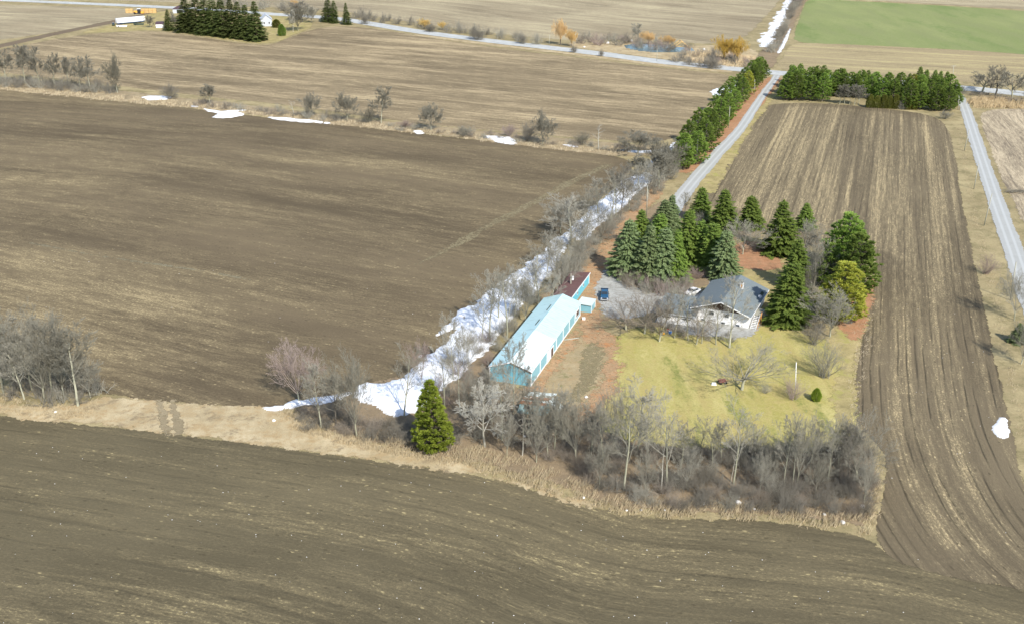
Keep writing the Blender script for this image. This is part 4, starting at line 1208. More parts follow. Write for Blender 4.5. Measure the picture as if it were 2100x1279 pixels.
# woodlot beside the road
wl = random.Random(5)
rows = [(1598, 203, 1955, 229, 14, 54, 22), (1600, 191, 1962, 216, 15, 50, 20), (1608, 181, 1952, 203, 14, 44, 19), (1612, 170, 1700, 178, 5, 40, 14), (1745, 180, 1870, 188, 6, 36, 12), (1700, 172, 1735, 176, 2, 34, 12), (1878, 184, 1945, 190, 5, 42, 13)]
names = ['front row of the woodlot facing the strip field', 'second row of the woodlot', 'third row of the woodlot', 'left block at the back of the woodlot', 'pointed tops at the back middle of the woodlot', 'back of the woodlot by the left block', 'pointed tops at the back right of the woodlot']
for ri, (xa, ya, xb, yb, n, hh, hw) in enumerate(rows):
    for i in range(n):
        f = (i + .5 + wl.uniform(-.22, .22)) / n
        x = xa + (xb - xa) * f; y = ya + (yb - ya) * f + wl.uniform(-2, 2)
        if ri == 0 and 1712 < x < 1862: continue
        kk = 'pine%d' % wl.randint(0, 5)
        if wl.random() < .07: kk = 'pinesmallyel'
        if ri >= 4: kk = 'spruce%d' % wl.randint(0, 5)
        g = 'woodlot: ' + names[ri]
        plant('pine_tree' if kk.startswith('pine') else 'spruce_tree', K[kk], x, y, y - hh * wl.uniform(.88, 1.12), hw * wl.uniform(.9, 1.15),
              '%s conifer from the left in the %s' % (nth[i], names[ri]), 'conifer', g)
for i, x in enumerate((1783, 1797, 1811, 1823, 1836)):
    plant('cedar_shrub', K['cedar'], x, 221 + i * .6, 194 + (i % 2) * 3, 9, '%s olive green cedar from the left in the low cedar row before the woodlot' % words[i], 'evergreen shrub', 'low cedars before the woodlot')
for i, x in enumerate((1861, 1873)):
    plant('cedar_shrub', K['cedar'], x, 225, 200, 8, ('left' if i == 0 else 'right') + ' olive cedar of the pair right of the grey bush at the woodlot front', 'evergreen shrub', 'low cedars before the woodlot')
plant('bush', K['brushgrey'], 1848, 224, 203, 12, 'grey leafless bush between the olive cedars', 'bush', 'leafless bushes', crown='branches')
for i, x in enumerate((1722, 1732, 1742, 1752, 1761)):
    plant('bare_tree', K['tall%d' % (i % 3)], x, 214 + i * .5, 176, 12, '%s from the left of the grey dead trees in the gap of the woodlot front' % words[i], 'tree', 'grey dead trees in the woodlot front')

GOLD = [('gold', 1149, 93, 38, 12, 'tallest golden leafless tree beside the road, left one of the pair'),
        ('gold', 1172, 96, 60, 10, 'shorter golden leafless tree, right one of the roadside pair'),
        ('gold', 1330, 93, 64, 13, 'golden tree with its reflection beside the pond, left one'),
        ('gold', 1371, 96, 72, 13, 'golden tree at the right end of the pond'),
        ('yellow', 1484, 126, 72, 16, 'left and broader yellow willow near the pine row end'),
        ('yellow', 1512, 128, 74, 15, 'right yellow willow near the pine row end'),
        ('yellow', 870, 60, 38, 9, 'pale orange tree behind the dark roadside bush'),
        ('yellow', 907, 62, 44, 7, 'small pale orange tree further along the road'),
        ('gold', 606, 26, -2, 6, 'yellow topped tree behind the distant farm')]
for k, px, b, t_, hw, lab in GOLD:
    hw *= 1.3
    plant('willow_tree', K[k], px, b, t_, hw, lab, 'tree', 'golden trees beyond the road')

# scrub: hundreds of stems nobody can tell apart, each bush its own object
def scatter(poly, n, seed, mind):
    rg = random.Random(seed)
    P = [G(*p) for p in poly]
    xs = [p[0] for p in P]; ys = [p[1] for p in P]
    out = []
    tries = 0
    while len(out) < n and tries < n * 80:
        tries += 1
        q = (rg.uniform(min(xs), max(xs)), rg.uniform(min(ys), max(ys)))
        if sdist(np.array([q]), P)[0] < 0: continue
        if any((q[0] - o[0]) ** 2 + (q[1] - o[1]) ** 2 < mind * mind for o in out): continue
        out.append(q)
    return out

MASS = {}
def mass(poly, n, keys, h, w, label, group, seed, mind=1.6):
    """far undergrowth that reads as one mass: gathered here, linked below as one object"""
    rg = random.Random(seed)
    for x, y in scatter(poly, n, seed, mind):
        k = {'brush0': 'twig_dark', 'brush1': 'twig_dark', 'brushbrown': 'twig_brown', 'brushgrey': 'twig', 'shrubred': 'twig_red', 'shrub0': 'twig', 'shrub1': 'twig'}[rg.choice(keys)]
        sd_ = rg.randint(0, 2)
        V, F, H, Rm = lite(sd_)
        a = rg.uniform(0, 6.28); hh = rg.uniform(*h) / H; ww = rg.uniform(*w) / Rm
        c_, s_ = math.cos(a), math.sin(a)
        W = np.column_stack([(V[:, 0] * c_ - V[:, 1] * s_) * ww + x, (V[:, 0] * s_ + V[:, 1] * c_) * ww + y, V[:, 2] * hh])
        MASS.setdefault(k, []).append((W, F))
LITE = {}
def lite(i):
    if i not in LITE:
        tv, tf, cv, cf, H, Rm = bare_shape(140 + i, 'brushlite')
        LITE[i] = (cv, cf, H, Rm)
    return LITE[i]

LM = [(888, 922, 'bright green conifer'), (995, 916, 'bleached white tree'), (1071, 934, 'crooked pale dead tree'), (1083, 880, 'collapsed shed'), (1124, 936, 'mossy trunk by the shed'),
      (1182, 948, 'fan shaped tree'), (1238, 962, 'left leaning thicket tree'), (1279, 1003, 'forked twin trunk tree'), (1366, 1003, 'thick trunk tree with broken limbs'), (1434, 922, 'small tree on the lawn edge'),
      (1460, 965, 'small grey thicket tree'), (1504, 992, 'tall forked tree'), (1514, 1032, 'large white boulder'), (1586, 983, 'small tree with snapped stem'), (1607, 998, 'orange wounded trunk'), (1632, 998, 'right leaning pair of trees'),
      (1696, 987, 'crooked tree with elbowed limb'), (1738, 992, 'slim dark thicket tree'), (1756, 990, 'wide many stemmed corner tree'), (1750, 1046, 'grey boulder heap'), (659, 876, 'slim pale trunk'),
      (732, 895, 'broad mossy grey tree'), (829, 853, 'open crowned tree on the snow'), (620, 822, 'rounded reddish tree'), (940, 790, 'lowest snow edge beside the barn'), (945, 850, 'tree between conifer and barn'), (1007, 780, 'left front corner of the barn'), (1004, 690, 'curved trunk on the snow'),
      (1040, 694, 'mossy trunk by the barn eave'), (1104, 626, 'stout pale trunk at the barn end'), (1172, 560, 'round tree by the maroon roof'), (1140, 588, 'grey tree beside the maroon roof'), (1204, 474, 'wide grey tree on the narrow snow'),
      (1252, 460, 'dark trunk group'), (1326, 443, 'driveway utility pole'), (1330, 400, 'wide tree by the driveway'), (1376, 358, 'tree touching the first pine'), (1307, 384, 'slim tree over the blue snow'), (1430, 572, 'white car')]
def scrub(poly, n, keys, h, w, label, group, seed, mind=1.6, name='bush'):
    rg = random.Random(seed)
    tone = ' '.join(label.split()[:label.split().index('leafless')]) if 'leafless' in label else 'twiggy'
    lw = [(G(a, b), c) for a, b, c in LM]
    rank = {}
    pts = scatter(poly, n, seed, mind)
    near = []
    for x, y in pts:
        (lx, ly), nm_ = min(lw, key=lambda q: (q[0][0] - x) ** 2 + (q[0][1] - y) ** 2)
        dx, dy = x - lx, y - ly
        w_ = ('to the right of' if dx > 0 else 'to the left of') if abs(dx) > abs(dy) else ('behind' if dy > 0 else 'in front of')
        near.append((nm_, w_, math.hypot(dx, dy)))
    for (x, y), (nm_, w_, d_) in zip(pts, near):
        k_ = sum(1 for q in near if q[0] == nm_ and q[1] == w_ and q[2] < d_)
        label = '%s%s bush %s the %s' % ('nearest ' if k_ == 0 else '%s ' % nth[k_] if k_ < len(nth) else 'farthest ', tone, w_, nm_)
        tm, cm, H, Rm = proto(K[rg.choice(keys)])
        o = bpy.data.objects.new(name, cm)
        o.location = (x, y, -.05); o.rotation_euler = (0, 0, rg.uniform(0, 6.28))
        hh = rg.uniform(*h); ww = rg.uniform(*w)
        o.scale = (ww / Rm, ww / Rm, hh / H)
        tag(link(o), label, 'bush', group)

scrub([(1190, 960), (1230, 930), (1290, 920), (1420, 925), (1560, 925), (1700, 915), (1750, 905), (1790, 940), (1792, 1000), (1782, 1060), (1740, 1076), (1640, 1058), (1500, 1046), (1380, 1048), (1290, 1040), (1215, 1008)], 138, ['brush0', 'brush1', 'brush0', 'brushbrown', 'brushgrey'], (2.0, 3.8), (1.6, 2.5),
      'dark leafless bush in the thicket between the lawn and the near field', 'bushes of the near thicket', 31, 1.4)
scrub([(1180, 880), (1240, 900), (1210, 960), (1120, 950), (1000, 900), (900, 925), (950, 860), (1010, 830), (1060, 850), (1150, 870)], 34, ['brushbrown', 'brushgrey', 'brush1'], (1.6, 3.4), (1.5, 2.5),
      'brown leafless bush under the trees beside the collapsed shed', 'bushes beside the collapsed shed', 32, 2.4)
scrub([(610, 850), (700, 850), (780, 870), (850, 880), (860, 915), (760, 900), (690, 890), (630, 880)], 20, ['brush0', 'brush1', 'brushbrown'], (1.8, 3.2), (1.8, 2.8),
      'dark leafless bush on the bank left of the green conifer', 'bushes on the bank below the snow', 33, 2.4)
scrub([(880, 800), (930, 720), (1000, 690), (1010, 740), (1000, 800), (930, 850), (900, 850)], 15, ['shrubred', 'brushbrown', 'shrub0'], (2.5, 4.5), (1.5, 2.5),
      'reddish brown leafless bush between the snow and the barn', 'reddish bushes between snow and barn', 34, 2.2)
scrub([(1005, 740), (1060, 670), (1100, 615), (1085, 600), (1050, 650), (1000, 710)], 9, ['brushgrey', 'shrub1', 'brushgrey'], (2.5, 4.8), (1.6, 2.6),
      'grey leafless bush along the left wall of the barn', 'bushes along the barn', 35, 2.0)
scrub([(1115, 610), (1140, 565), (1180, 520), (1220, 480), (1262, 440), (1290, 430), (1245, 500), (1205, 545), (1165, 580), (1130, 608)], 26, ['brushgrey', 'shrub0', 'shrub1', 'brushbrown'], (2.2, 4.4), (1.6, 2.6),
      'grey brown leafless bush in the hedge between barn and driveway', 'hedge bushes between barn and driveway', 36, 2.2)
scrub([(1290, 440), (1300, 400), (1340, 370), (1380, 330), (1395, 345), (1370, 385), (1330, 420)], 24, ['brushgrey', 'shrub1', 'vase0'], (2.2, 4), (1.6, 2.6),
      'grey leafless bush in the hedge between the snow and the driveway', 'hedge bushes along the driveway', 37, 2.4)
mass([(1276, 580), (1290, 560), (1400, 566), (1414, 586), (1404, 606), (1350, 608), (1300, 600)], 40, ['brushbrown', 'shrubred', 'brushgrey'], (2.4, 4.2), (1.7, 2.6),
      'brown twiggy bush in the bed between the spruces and the gravel', 'bushes in the bed by the gravel', 38, 1.6)
scrub([(1418, 560), (1450, 560), (1462, 572), (1440, 580)], 4, ['shrubred'], (2.4, 3.4), (1.6, 2.2),
      'purplish red twiggy bush behind the white car', 'purplish bushes behind the white car', 39, 2.0)
mass([(1310, 668), (1390, 672), (1480, 682), (1520, 694), (1500, 704), (1400, 694), (1330, 684)], 12, ['brushgrey', 'shrub0'], (1.4, 2.4), (1.2, 1.8),
      'low grey twiggy bush in front of the white house wall', 'bushes before the house wall', 40, 1.8)
mass([(0, 178), (0, 168), (120, 174), (220, 184), (230, 192), (120, 186)], 40, ['brush0', 'brush1', 'brushgrey'], (3, 6), (3.0, 4.5),
      'dark low bush at the foot of the left hedgerow trees', 'low bushes under the left hedgerow trees', 41, 4.0)
mass([(390, 210), (600, 232), (700, 246), (690, 252), (590, 240), (400, 220)], 34, ['brushbrown', 'brush0', 'brushgrey'], (2, 4.6), (2.4, 4),
      'low brown bush in the middle hedgerow between the snow patch and the bushy pair', 'low bushes in the middle hedgerow', 42, 5.0)
mass([(800, 258), (1000, 276), (1200, 298), (1330, 306), (1330, 314), (1200, 306), (1000, 286), (800, 266)], 22, ['brushbrown', 'brushgrey'], (1.2, 2.6), (2.0, 3.2),
      'low brown bush in the right part of the middle hedgerow', 'low bushes at the right of the middle hedgerow', 43, 5.0)
mass([(0, 812), (40, 800), (180, 806), (210, 800), (190, 830), (100, 834), (40, 824)], 26, ['brush0', 'brush1', 'brushgrey'], (2.2, 4.5), (1.8, 3.2),
      'dark low bush at the foot of the left clump of trees', 'low bushes under the left clump', 44, 3.0)
mass([(725, 32), (850, 52), (1000, 70), (1110, 82), (1110, 94), (1000, 78), (850, 58), (725, 38)], 36, ['brush0', 'brush1', 'brushgrey'], (4, 8), (4, 6.5),
      'grey leafless bush along the far side of the road', 'roadside bushes beyond the middle field', 45, 9.0)
mass([(1180, 90), (1280, 96), (1400, 112), (1480, 130), (1560, 142), (1560, 132), (1480, 112), (1400, 100), (1290, 82), (1200, 80)], 40, ['brushbrown', 'brush0', 'brushgrey', 'shrubred'], (3, 6.5), (3.5, 6),
      'brown leafless bush around the pond', 'bushes around the pond', 46, 7.0)
mass([(1380, 126), (1400, 124), (1470, 134), (1474, 142), (1400, 134)], 9, ['brush0', 'brush1'], (3, 6), (3.5, 5),
      'dark bush overhanging the near edge of the road by the yellow willows', 'bushes over the near road edge', 47, 6.0)
mass([(1572, 120), (1590, 100), (1610, 60), (1630, 20), (1655, -10), (1640, -10), (1620, 20), (1600, 60), (1580, 98)], 34, ['brush0', 'brushgrey', 'brush1'], (4, 8), (4, 6.5),
      'grey leafless bush in the hedge beyond the road beside the long snow drift', 'hedge bushes beyond the road', 48, 8.0)
mass([(440, 6), (560, 14), (700, 28), (700, 36), (560, 24), (440, 14)], 14, ['brush1', 'brushgrey'], (5, 9), (4, 7),
      'grey leafless bush behind the distant farm', 'bushes behind the distant farm', 49, 9.0)
mass([(1980, 192), (2030, 196), (2100, 208), (2100, 214), (2030, 204), (1985, 198)], 9, ['brush0', 'brushbrown'], (1.6, 3), (2.5, 4),
      'low dark bush under the gnarled roadside trees', 'low bushes under the gnarled trees', 50, 4.0)
mass([(1630, 560), (1660, 560), (1690, 640), (1690, 690), (1640, 690), (1620, 640)], 12, ['brush0', 'brushgrey'], (1.5, 3), (1.4, 2.2),
      'dark low bush under the trees right of the house', 'low bushes right of the house', 51, 2.4)
for i, (x, b, t_, hw) in enumerate([(882, 66, 50, 14), (978, 82, 50, 17), (1070, 90, 66, 12), (1177, 108, 92, 8), (1233, 116, 100, 6), (1458, 140, 110, 16), (748, 50, 26, 10)]):
    plant('bush', K[('brush0', 'brush1')[i % 2]], x, b, t_, hw, '%s dark bush from the left on the near edge of the road' % words[i] if i < 6 else 'dark bush by the road right of the narrow spruce', 'bush', 'dark bushes on the near road edge', crown='branches')

mk_, mv_, mf_, mi_, o_ = list(MASS), [], [], [], 0
for i_, k_ in enumerate(mk_):
    for W, F in MASS[k_]:
        mv_.append(W); mf_.append(F + o_); mi_.append(np.full(len(F), i_, dtype=np.int32)); o_ += len(W)
ug = mesh_np('undergrowth', np.concatenate(mv_), np.concatenate(mf_))
for k_ in mk_: ug.materials.append(M[k_])
ug.polygons.foreach_set('material_index', np.concatenate(mi_))
tag(link(bpy.data.objects.new('undergrowth', ug)), 'low leafless undergrowth massed along the hedgerows, the road, the pond and the house', 'undergrowth', kind='stuff')

# ------------------------------------------------------------------ dry grass, reeds and stones
def tufts(name, poly, dens, seed, mat, hgt=(.4, .9), blades=9, spread=.28, wid=.045, label=None, cat='grass'):
    rs = np.random.RandomState(seed)
    P = chaikin([G(*p) for p in poly], 1)
    A = np.array(P)
    x0, y0 = A.min(0); x1, y1 = A.max(0)
    area = (x1 - x0) * (y1 - y0)
    n = int(area * dens)
    Q = np.column_stack([rs.uniform(x0, x1, n), rs.uniform(y0, y1, n)])
    cl = vnoise(Q, .35, seed) + .6 * vnoise(Q, 1.1, seed + 3)
    sd = sdist(Q, P)
    Q = Q[(sd + (cl - .8) * 1.5 > 0) & (cl > .55)]
    n = len(Q)
    B = np.repeat(Q, blades, 0)
    m = len(B)
    a = rs.rand(m) * 6.283; ln = rs.uniform(.15, .75, m)
    h = rs.uniform(hgt[0], hgt[1], m) * np.repeat(rs.uniform(.7, 1.25, n), blades)
    off = rs.normal(size=(m, 2)) * spread
    p = np.column_stack([B + off, np.zeros(m)])
    d = np.column_stack([np.cos(a) * ln + .2, np.sin(a) * ln + .1, np.ones(m)])
    s = np.column_stack([-np.sin(a + 1), np.cos(a + 1), np.zeros(m)]) * wid
    V = np.stack([p - s, p + s, p + d * h[:, None]], 1).reshape(-1, 3)
    V[:, 2] = np.maximum(V[:, 2], .0)
    o = link(bpy.data.objects.new(name, mesh_np(name, V, np.arange(3 * m).reshape(m, 3), mat)))
    return tag(o, label, cat, kind='stuff')

tufts('dry_grass', [(560, 838), (620, 890), (720, 915), (850, 942), (940, 950), (1060, 988), (1150, 1014), (1200, 1030), (1260, 1054), (1400, 1062), (1560, 1065), (1700, 1083), (1790, 1106), (1795, 1060), (1800, 1000), (1790, 960), (1775, 1060), (1700, 1060), (1560, 1036), (1400, 1034), (1260, 1026), (1180, 985), (1090, 950), (980, 915), (900, 912), (820, 905), (720, 885), (640, 860), (600, 838)], 2.6, 3, M['grass_blade'], (.35, 1.05), 10, .32, .05, 'tall dry tan grass along the edge of the near field')
tufts('dry_grass', [(-100, 790), (0, 800), (60, 826), (150, 836), (200, 820), (200, 842), (150, 862), (0, 848), (-100, 838)], 1.6, 4, M['grass_blade'], (.4, .8), 9, .3, .05, 'dry tan grass under the clump of trees at the left edge')
tufts('dry_grass', [(250, 196), (420, 213), (700, 248), (900, 268), (1100, 290), (1300, 306), (1330, 320), (1240, 318), (1100, 304), (900, 280), (700, 258), (420, 226), (200, 206), (0, 186), (0, 178), (200, 194)], .4, 5, M['grass_blade'], (.5, 1.1), 8, .5, .08, 'dry grass along the middle hedgerow')
tufts('reeds', [(1986, 204), (2020, 200), (2100, 208), (2300, 225), (2300, 234), (2100, 224), (2030, 222), (1990, 222)], .9, 6, M['grass_pale'], (1.2, 2.1), 9, .5, .09, 'band of pale reeds between the lane field and the road')
tufts('dry_grass', [(1400, 108), (1440, 104), (1540, 116), (1570, 130), (1550, 142), (1440, 132), (1400, 122)], .3, 7, M['grass_pale'], (1.0, 2.0), 8, .8, .14, 'pale tall grass between the pond and the road')
tufts('lawn_grass', [(1250, 690), (1480, 695), (1600, 668), (1745, 700), (1742, 850), (1740, 905), (1560, 920), (1300, 900), (1220, 850), (1255, 790)], .8, 8, bark('lawn_blades', (.3, .29, .07), (.44, .36, .12), .12), (.06, .16), 7, .3, .035, 'yellow green spring lawn in front of the house')
tufts('dry_grass', [(1745, 690), (1775, 640), (1800, 600), (1785, 690), (1768, 780), (1762, 850), (1800, 930), (1815, 980), (1800, 1060), (1780, 1000), (1770, 920), (1745, 880), (1742, 760)], 1.0, 9, M['grass_blade'], (.2, .5), 7, .3, .04, 'short dry grass along the left edge of the strip field')
tufts('dry_grass', [(1958, 260), (1972, 300), (1985, 400), (2005, 500), (2040, 640), (2070, 780), (2110, 960), (2125, 960), (2085, 780), (2050, 620), (2015, 490), (1995, 400), (1980, 300), (1970, 262)], .8, 10, M['grass_blade'], (.2, .5), 7, .35, .045, 'short dry grass along the right edge of the strip field')

def stones(poly, n, seed, rmin, rmax, label):
    rs = np.random.RandomState(seed)
    P = [G(*p) for p in poly]
    A = np.array(P); x0, y0 = A.min(0); x1, y1 = A.max(0)
    Q = np.column_stack([rs.uniform(x0, x1, n * 3), rs.uniform(y0, y1, n * 3)])
    Q = Q[sdist(Q, P) > 0][:n]
    base = np.array([(1, 0, 0), (-1, 0, 0), (0, 1, 0), (0, -1, 0), (0, 0, 1), (0, 0, -1), (.7, .7, .3), (-.7, .6, .4)], float)[:6]
    F0 = np.array([(0, 2, 4), (2, 1, 4), (1, 3, 4), (3, 0, 4), (2, 0, 5), (1, 2, 5), (3, 1, 5), (0, 3, 5)])
    V, F = [], []
    for i, q in enumerate(Q):
        r = rmin + (rmax - rmin) * rs.rand() ** 3
        v = base * r * rs.uniform(.6, 1.2, (6, 3)) * np.array([1, 1, .6])
        V.append(v + np.array([q[0], q[1], r * .25])); F.append(F0 + 6 * i)
    o = link(bpy.data.objects.new('field_stones', mesh_np('field_stones', np.concatenate(V), np.concatenate(F), M['stone_w'])))
    return tag(o, label, 'stones', kind='stuff')
stones([(0, 880), (600, 930), (1000, 985), (1250, 1070), (1700, 1090), (1900, 1170), (2100, 1230), (2100, 1290), (0, 1290)], 420, 3, .03, .13, 'small pale stones scattered over the near field')
stones([(1780, 560), (1990, 560), (2100, 1000), (2140, 1200), (1900, 1165), (1800, 1100), (1760, 700)], 140, 4, .03, .12, 'small pale stones scattered over the strip field')
stones([(0, 500), (900, 500), (900, 700), (700, 780), (200, 790), (0, 700)], 120, 5, .03, .14, 'small pale stones scattered over the left field')

def boulder(px, base, w, label, mat='stone_w', seed=0):
    import bmesh
    x, y = G(px, base)
    r = w * depth(px, base) / FPX / 2
    bm = bmesh.new()
    bmesh.ops.create_icosphere(bm, subdivisions=2, radius=r)
    rg = random.Random(seed + int(px))
    ks = [Vector((rg.uniform(-1, 1), rg.uniform(-1, 1), rg.uniform(-1, 1))).normalized() for _ in range(7)]
    for v in bm.verts:
        for k in ks:
            d = v.co.dot(k) - r * .72
            if d > 0: v.co -= k * d * .85
        v.co.z *= .8
    me = bpy.data.meshes.new('boulder'); bm.to_mesh(me); bm.free()
    me.materials.append(M[mat])
    o = link(bpy.data.objects.new('boulder', me)); o.location = (x, y, r * .45)
    tag(o, label, 'boulder', 'boulders along the near hedge')
for a in [(1514, 1032, 14, 'large white boulder under the thicket, biggest of the row'), (1513, 1020, 10, 'grey boulder sitting just behind the large white one', 'stone'),
          (1444, 1034, 9, 'pale boulder left of the large white boulder'), (1547, 1044, 7, 'small pale boulder right of the large white boulder'),
          (1196, 1021, 8, 'pale boulder in the dry grass at the bend of the near field'), (1285, 1047, 6, 'small pale boulder at the field edge below the twin trunk tree'),
          (1315, 1046, 7, 'flat grey boulder right of the small pale one', 'stone'), (1363, 1046, 5, 'small tan boulder in the dry grass at the field edge'),
          (1750, 1046, 13, 'grey boulder heap top near the field corner', 'stone'), (1768, 1040, 12, 'pinkish boulder at the right end of the thicket'),
          (1728, 1072, 11, 'grey boulder in the grass at the field corner', 'stone'), (1690, 1055, 8, 'grey boulder left of the field corner', 'stone'),
          (562, 863, 8, 'white boulder on the tan bank left of the bushes'), (114, 845, 6, 'white stone in the grass under the left clump'),
          (1075, 895, 7, 'white lump among the trees below the collapsed shed'), (1202, 815, 8, 'white stone pile at the foot of the brown yard')]:
    boulder(*a[:4], mat=a[4] if len(a) > 4 else 'stone_w')

# ------------------------------------------------------------------ building materials
def metal_sheet(name, c1, c2, ribs=.9, axis=1, rough=.45, stain_shade=.25, metal=.0):
    t = MT(name)
    o = t.n('TexCoord').outputs['Object']
    xyz = t.n('SeparateXYZ', {0: o})
    w = t.math('SINE', t.math('MULTIPLY', xyz.outputs[axis], 2 * math.pi / ribs))
    w = t.math('POWER', t.math('MULTIPLY_ADD', w, .5, .5), 6.0)
    nz = t.noise(o, .5, 4, .65)
    st = t.noise(t.vmul(o, (1.5, .25, 1.5) if axis == 0 else (.25, 1.5, 1.5)), 1.0, 3, .6)
    c = t.mix(nz, c1, c2)
    c = t.mix(t.math('MULTIPLY', w, .35), c, tuple(v * .72 for v in c1))
    c = t.mix(t.math('MULTIPLY', t.step(st, .5, .75), stain_shade), c, tuple(v * .55 for v in c1))
    return t.surf(c, rough, bump=w, bstr=.6, bdist=.04, metal=metal, spec=.4)
M['roof_pale'] = metal_sheet('pale_turquoise_roof_sheet', (.44, .66, .69), (.56, .77, .8), stain_shade=.5)  # strong streaks: dirt plus tree shadow painted into the roof colour
M['roof_new'] = metal_sheet('white_roof_sheet', (.66, .78, .79), (.8, .88, .88), stain_shade=.2)
M['wall_turq'] = metal_sheet('turquoise_wall_sheet', (.2, .43, .5), (.28, .53, .6), ribs=.5, stain_shade=.2)
M['wall_turq_shaded'] = metal_sheet('shaded_turquoise_gable_sheet', (.13, .34, .42), (.2, .44, .52), ribs=.5, axis=0, stain_shade=.4)  # darker than the side wall: tree shadow painted into the gable colour
M['wall_bright'] = metal_sheet('bright_turquoise_boards', (.12, .5, .62), (.17, .57, .68), ribs=.4, stain_shade=.08)
M['roof_brown'] = metal_sheet('maroon_roof_sheet', (.12, .062, .058), (.18, .1, .09), ribs=.8, stain_shade=.5)
M['roof_lean'] = metal_sheet('ribbed_pale_sheet', (.56, .64, .61), (.72, .79, .76), ribs=.7, stain_shade=.3)
M['rust'] = plain('rusted_sheet', (.34, .15, .07), .9, 2, .4)
M['old_turq'] = plain('weathered_turquoise_boards', (.25, .4, .42), .9, 2, .35)
M['white'] = plain('white_paint', (.8, .8, .79), .6, 2, .06)
M['stucco'] = plain('white_stucco_wall', (.78, .775, .76), .9, 1.2, .06)
M['dark'] = plain('dark_opening', (.02, .02, .022), .4)
M['glass'] = plain('window_glass', (.03, .04, .05), .1, spec=.6)
M['brownwood'] = plain('brown_gable_boards', (.11, .07, .05), .8, 4, .3)
M['orangewood'] = plain('orange_stained_wood', (.55, .25, .06), .7, 4, .2)
M['woodpole'] = plain('weathered_pole_wood', (.38, .37, .3), .9, 3, .2)
M['paintpole'] = plain('white_pole_paint', (.82, .82, .8), .5)
M['steel'] = plain('galvanised_steel', (.5, .52, .54), .4, metal=.5)
M['rubber'] = plain('black_rubber', (.02, .02, .02), .8)
M['carblue'] = plain('blue_car_paint', (.02, .085, .17), .25, spec=.6)
M['carwhite'] = plain('white_car_paint', (.8, .8, .8), .25, spec=.6)
M['chrome'] = plain('chrome', (.75, .76, .78), .2, metal=.8)
M['lamp'] = plain('clear_lamp_glass', (.6, .62, .65), .15, spec=.7)
M['taillamp'] = plain('red_lamp_glass', (.4, .02, .02), .2, spec=.6)
M['red'] = plain('red_plastic', (.6, .06, .03), .4)
M['blue'] = plain('blue_plastic', (.03, .2, .65), .4)
M['maroon'] = plain('maroon_wood', (.18, .07, .06), .7)
M['yellow'] = plain('machine_orange', (.8, .4, .06), .5)
M['hay'] = plain('orange_bales', (.6, .4, .17), .95, 3, .3)
M['farmgrey'] = plain('farm_grey_paint', (.5, .53, .57), .7)
M['roofdark'] = plain('dark_purple_roof', (.09, .06, .08), .8)
M['bin'] = plain('dark_olive_tarp', (.05, .07, .05), .8)

def shingle():
    t = MT('blue_grey_shingles')
    o = t.n('TexCoord').outputs['Object']
    z = t.n('SeparateXYZ', {0: o}).outputs[0]
    rows = t.math('FRACT', t.math('MULTIPLY', z, 3.2))
    b = t.noise(t.vmul(o, (3.2, 1.2, 1)), 1.6, 4, .7)
    c = t.mix(b, (.13, .158, .165), (.215, .245, .25))
    c = t.mix(t.math('MULTIPLY', t.step(t.noise(o, .3, 4), .5, .7), .4), c, (.13, .15, .14))
    return t.surf(c, .9, bump=t.math('ADD', rows, b), bstr=.5, bdist=.03, spec=.2)
M['shingle'] = shingle()

def frame_root(name, wx, wy, rot, label, cat):
    return empty(name, (wx, wy, 0), R(rot), label, cat)

# ------------------------------------------------------------------ long turquoise barn (x across the gable, y along the length)
BW, BL, BE, BRZ = 9.0, 37.6, 3.2, 4.75
barn = frame_root('barn', -4.68, 184.24, -18.6, 'long low turquoise barn with a pale metal roof, whiter at its near end', 'barn')
ov, r_ = .28, .22
MB().prism([(r_, 0), (BW - r_, 0), (BW - r_, BE - .12), (BW / 2, BRZ - .14), (r_, BE - .12)], r_ + .003, BL - r_).build('wall', M['wall_turq'], barn)
MB().prism([(r_ + .02, .02), (BW - r_ - .02, .02), (BW - r_ - .02, BE - .16), (BW / 2, BRZ - .18), (r_ + .02, BE - .16)], r_ - .03, r_ + .001).build('gable_cladding', M['wall_turq_shaded'], barn)
def slope(x0, x1, z0, z1, y0, y1, th=.1):
    return MB().hexa([(x0, y0, z0 - th), (x1, y0, z1 - th), (x1, y1, z1 - th), (x0, y1, z0 - th), (x0, y0, z0), (x1, y0, z1), (x1, y1, z1), (x0, y1, z0)])
rf = slope(0, BW / 2, BE, BRZ, 0, BL).build('roof', M['roof_pale'], barn)
slope(BW, BW / 2, BE, BRZ, BL * .43, BL).build('roof', M['roof_pale'], barn)
slope(BW + .02, BW / 2 - .05, BE + .03, BRZ + .035, -.04, BL * .43).build('roof_panel', M['roof_new'], barn)
MB().prism([(BW / 2 - .16, BRZ - .03), (BW / 2, BRZ + .06), (BW / 2 + .16, BRZ - .03)], BL * .43 + .02, BL).build('ridge_cap', M['roof_pale'], barn)
for f0, f1 in ((.52, .6), (.74, .83)):
    xx = BW / 2 - .9
    zz = BE + (BRZ - BE) * xx / (BW / 2)
    slope(xx - .12, xx + .12, zz - .03 + .04, zz + .05 + .04, BL * f0, BL * f1, .06).build('roof_vent', M['bin'], barn)
fa = MB()
fa.hexa([(-.02, -.07, BE - .22), (BW / 2, -.07, BRZ - .2), (BW / 2, -.045, BRZ - .2), (-.02, -.045, BE - .22), (-.02, -.07, BE + .01), (BW / 2, -.07, BRZ + .03), (BW / 2, -.045, BRZ + .03), (-.02, -.045, BE + .01)])
fa.build('barge_board', M['white'], barn)
fa = MB()
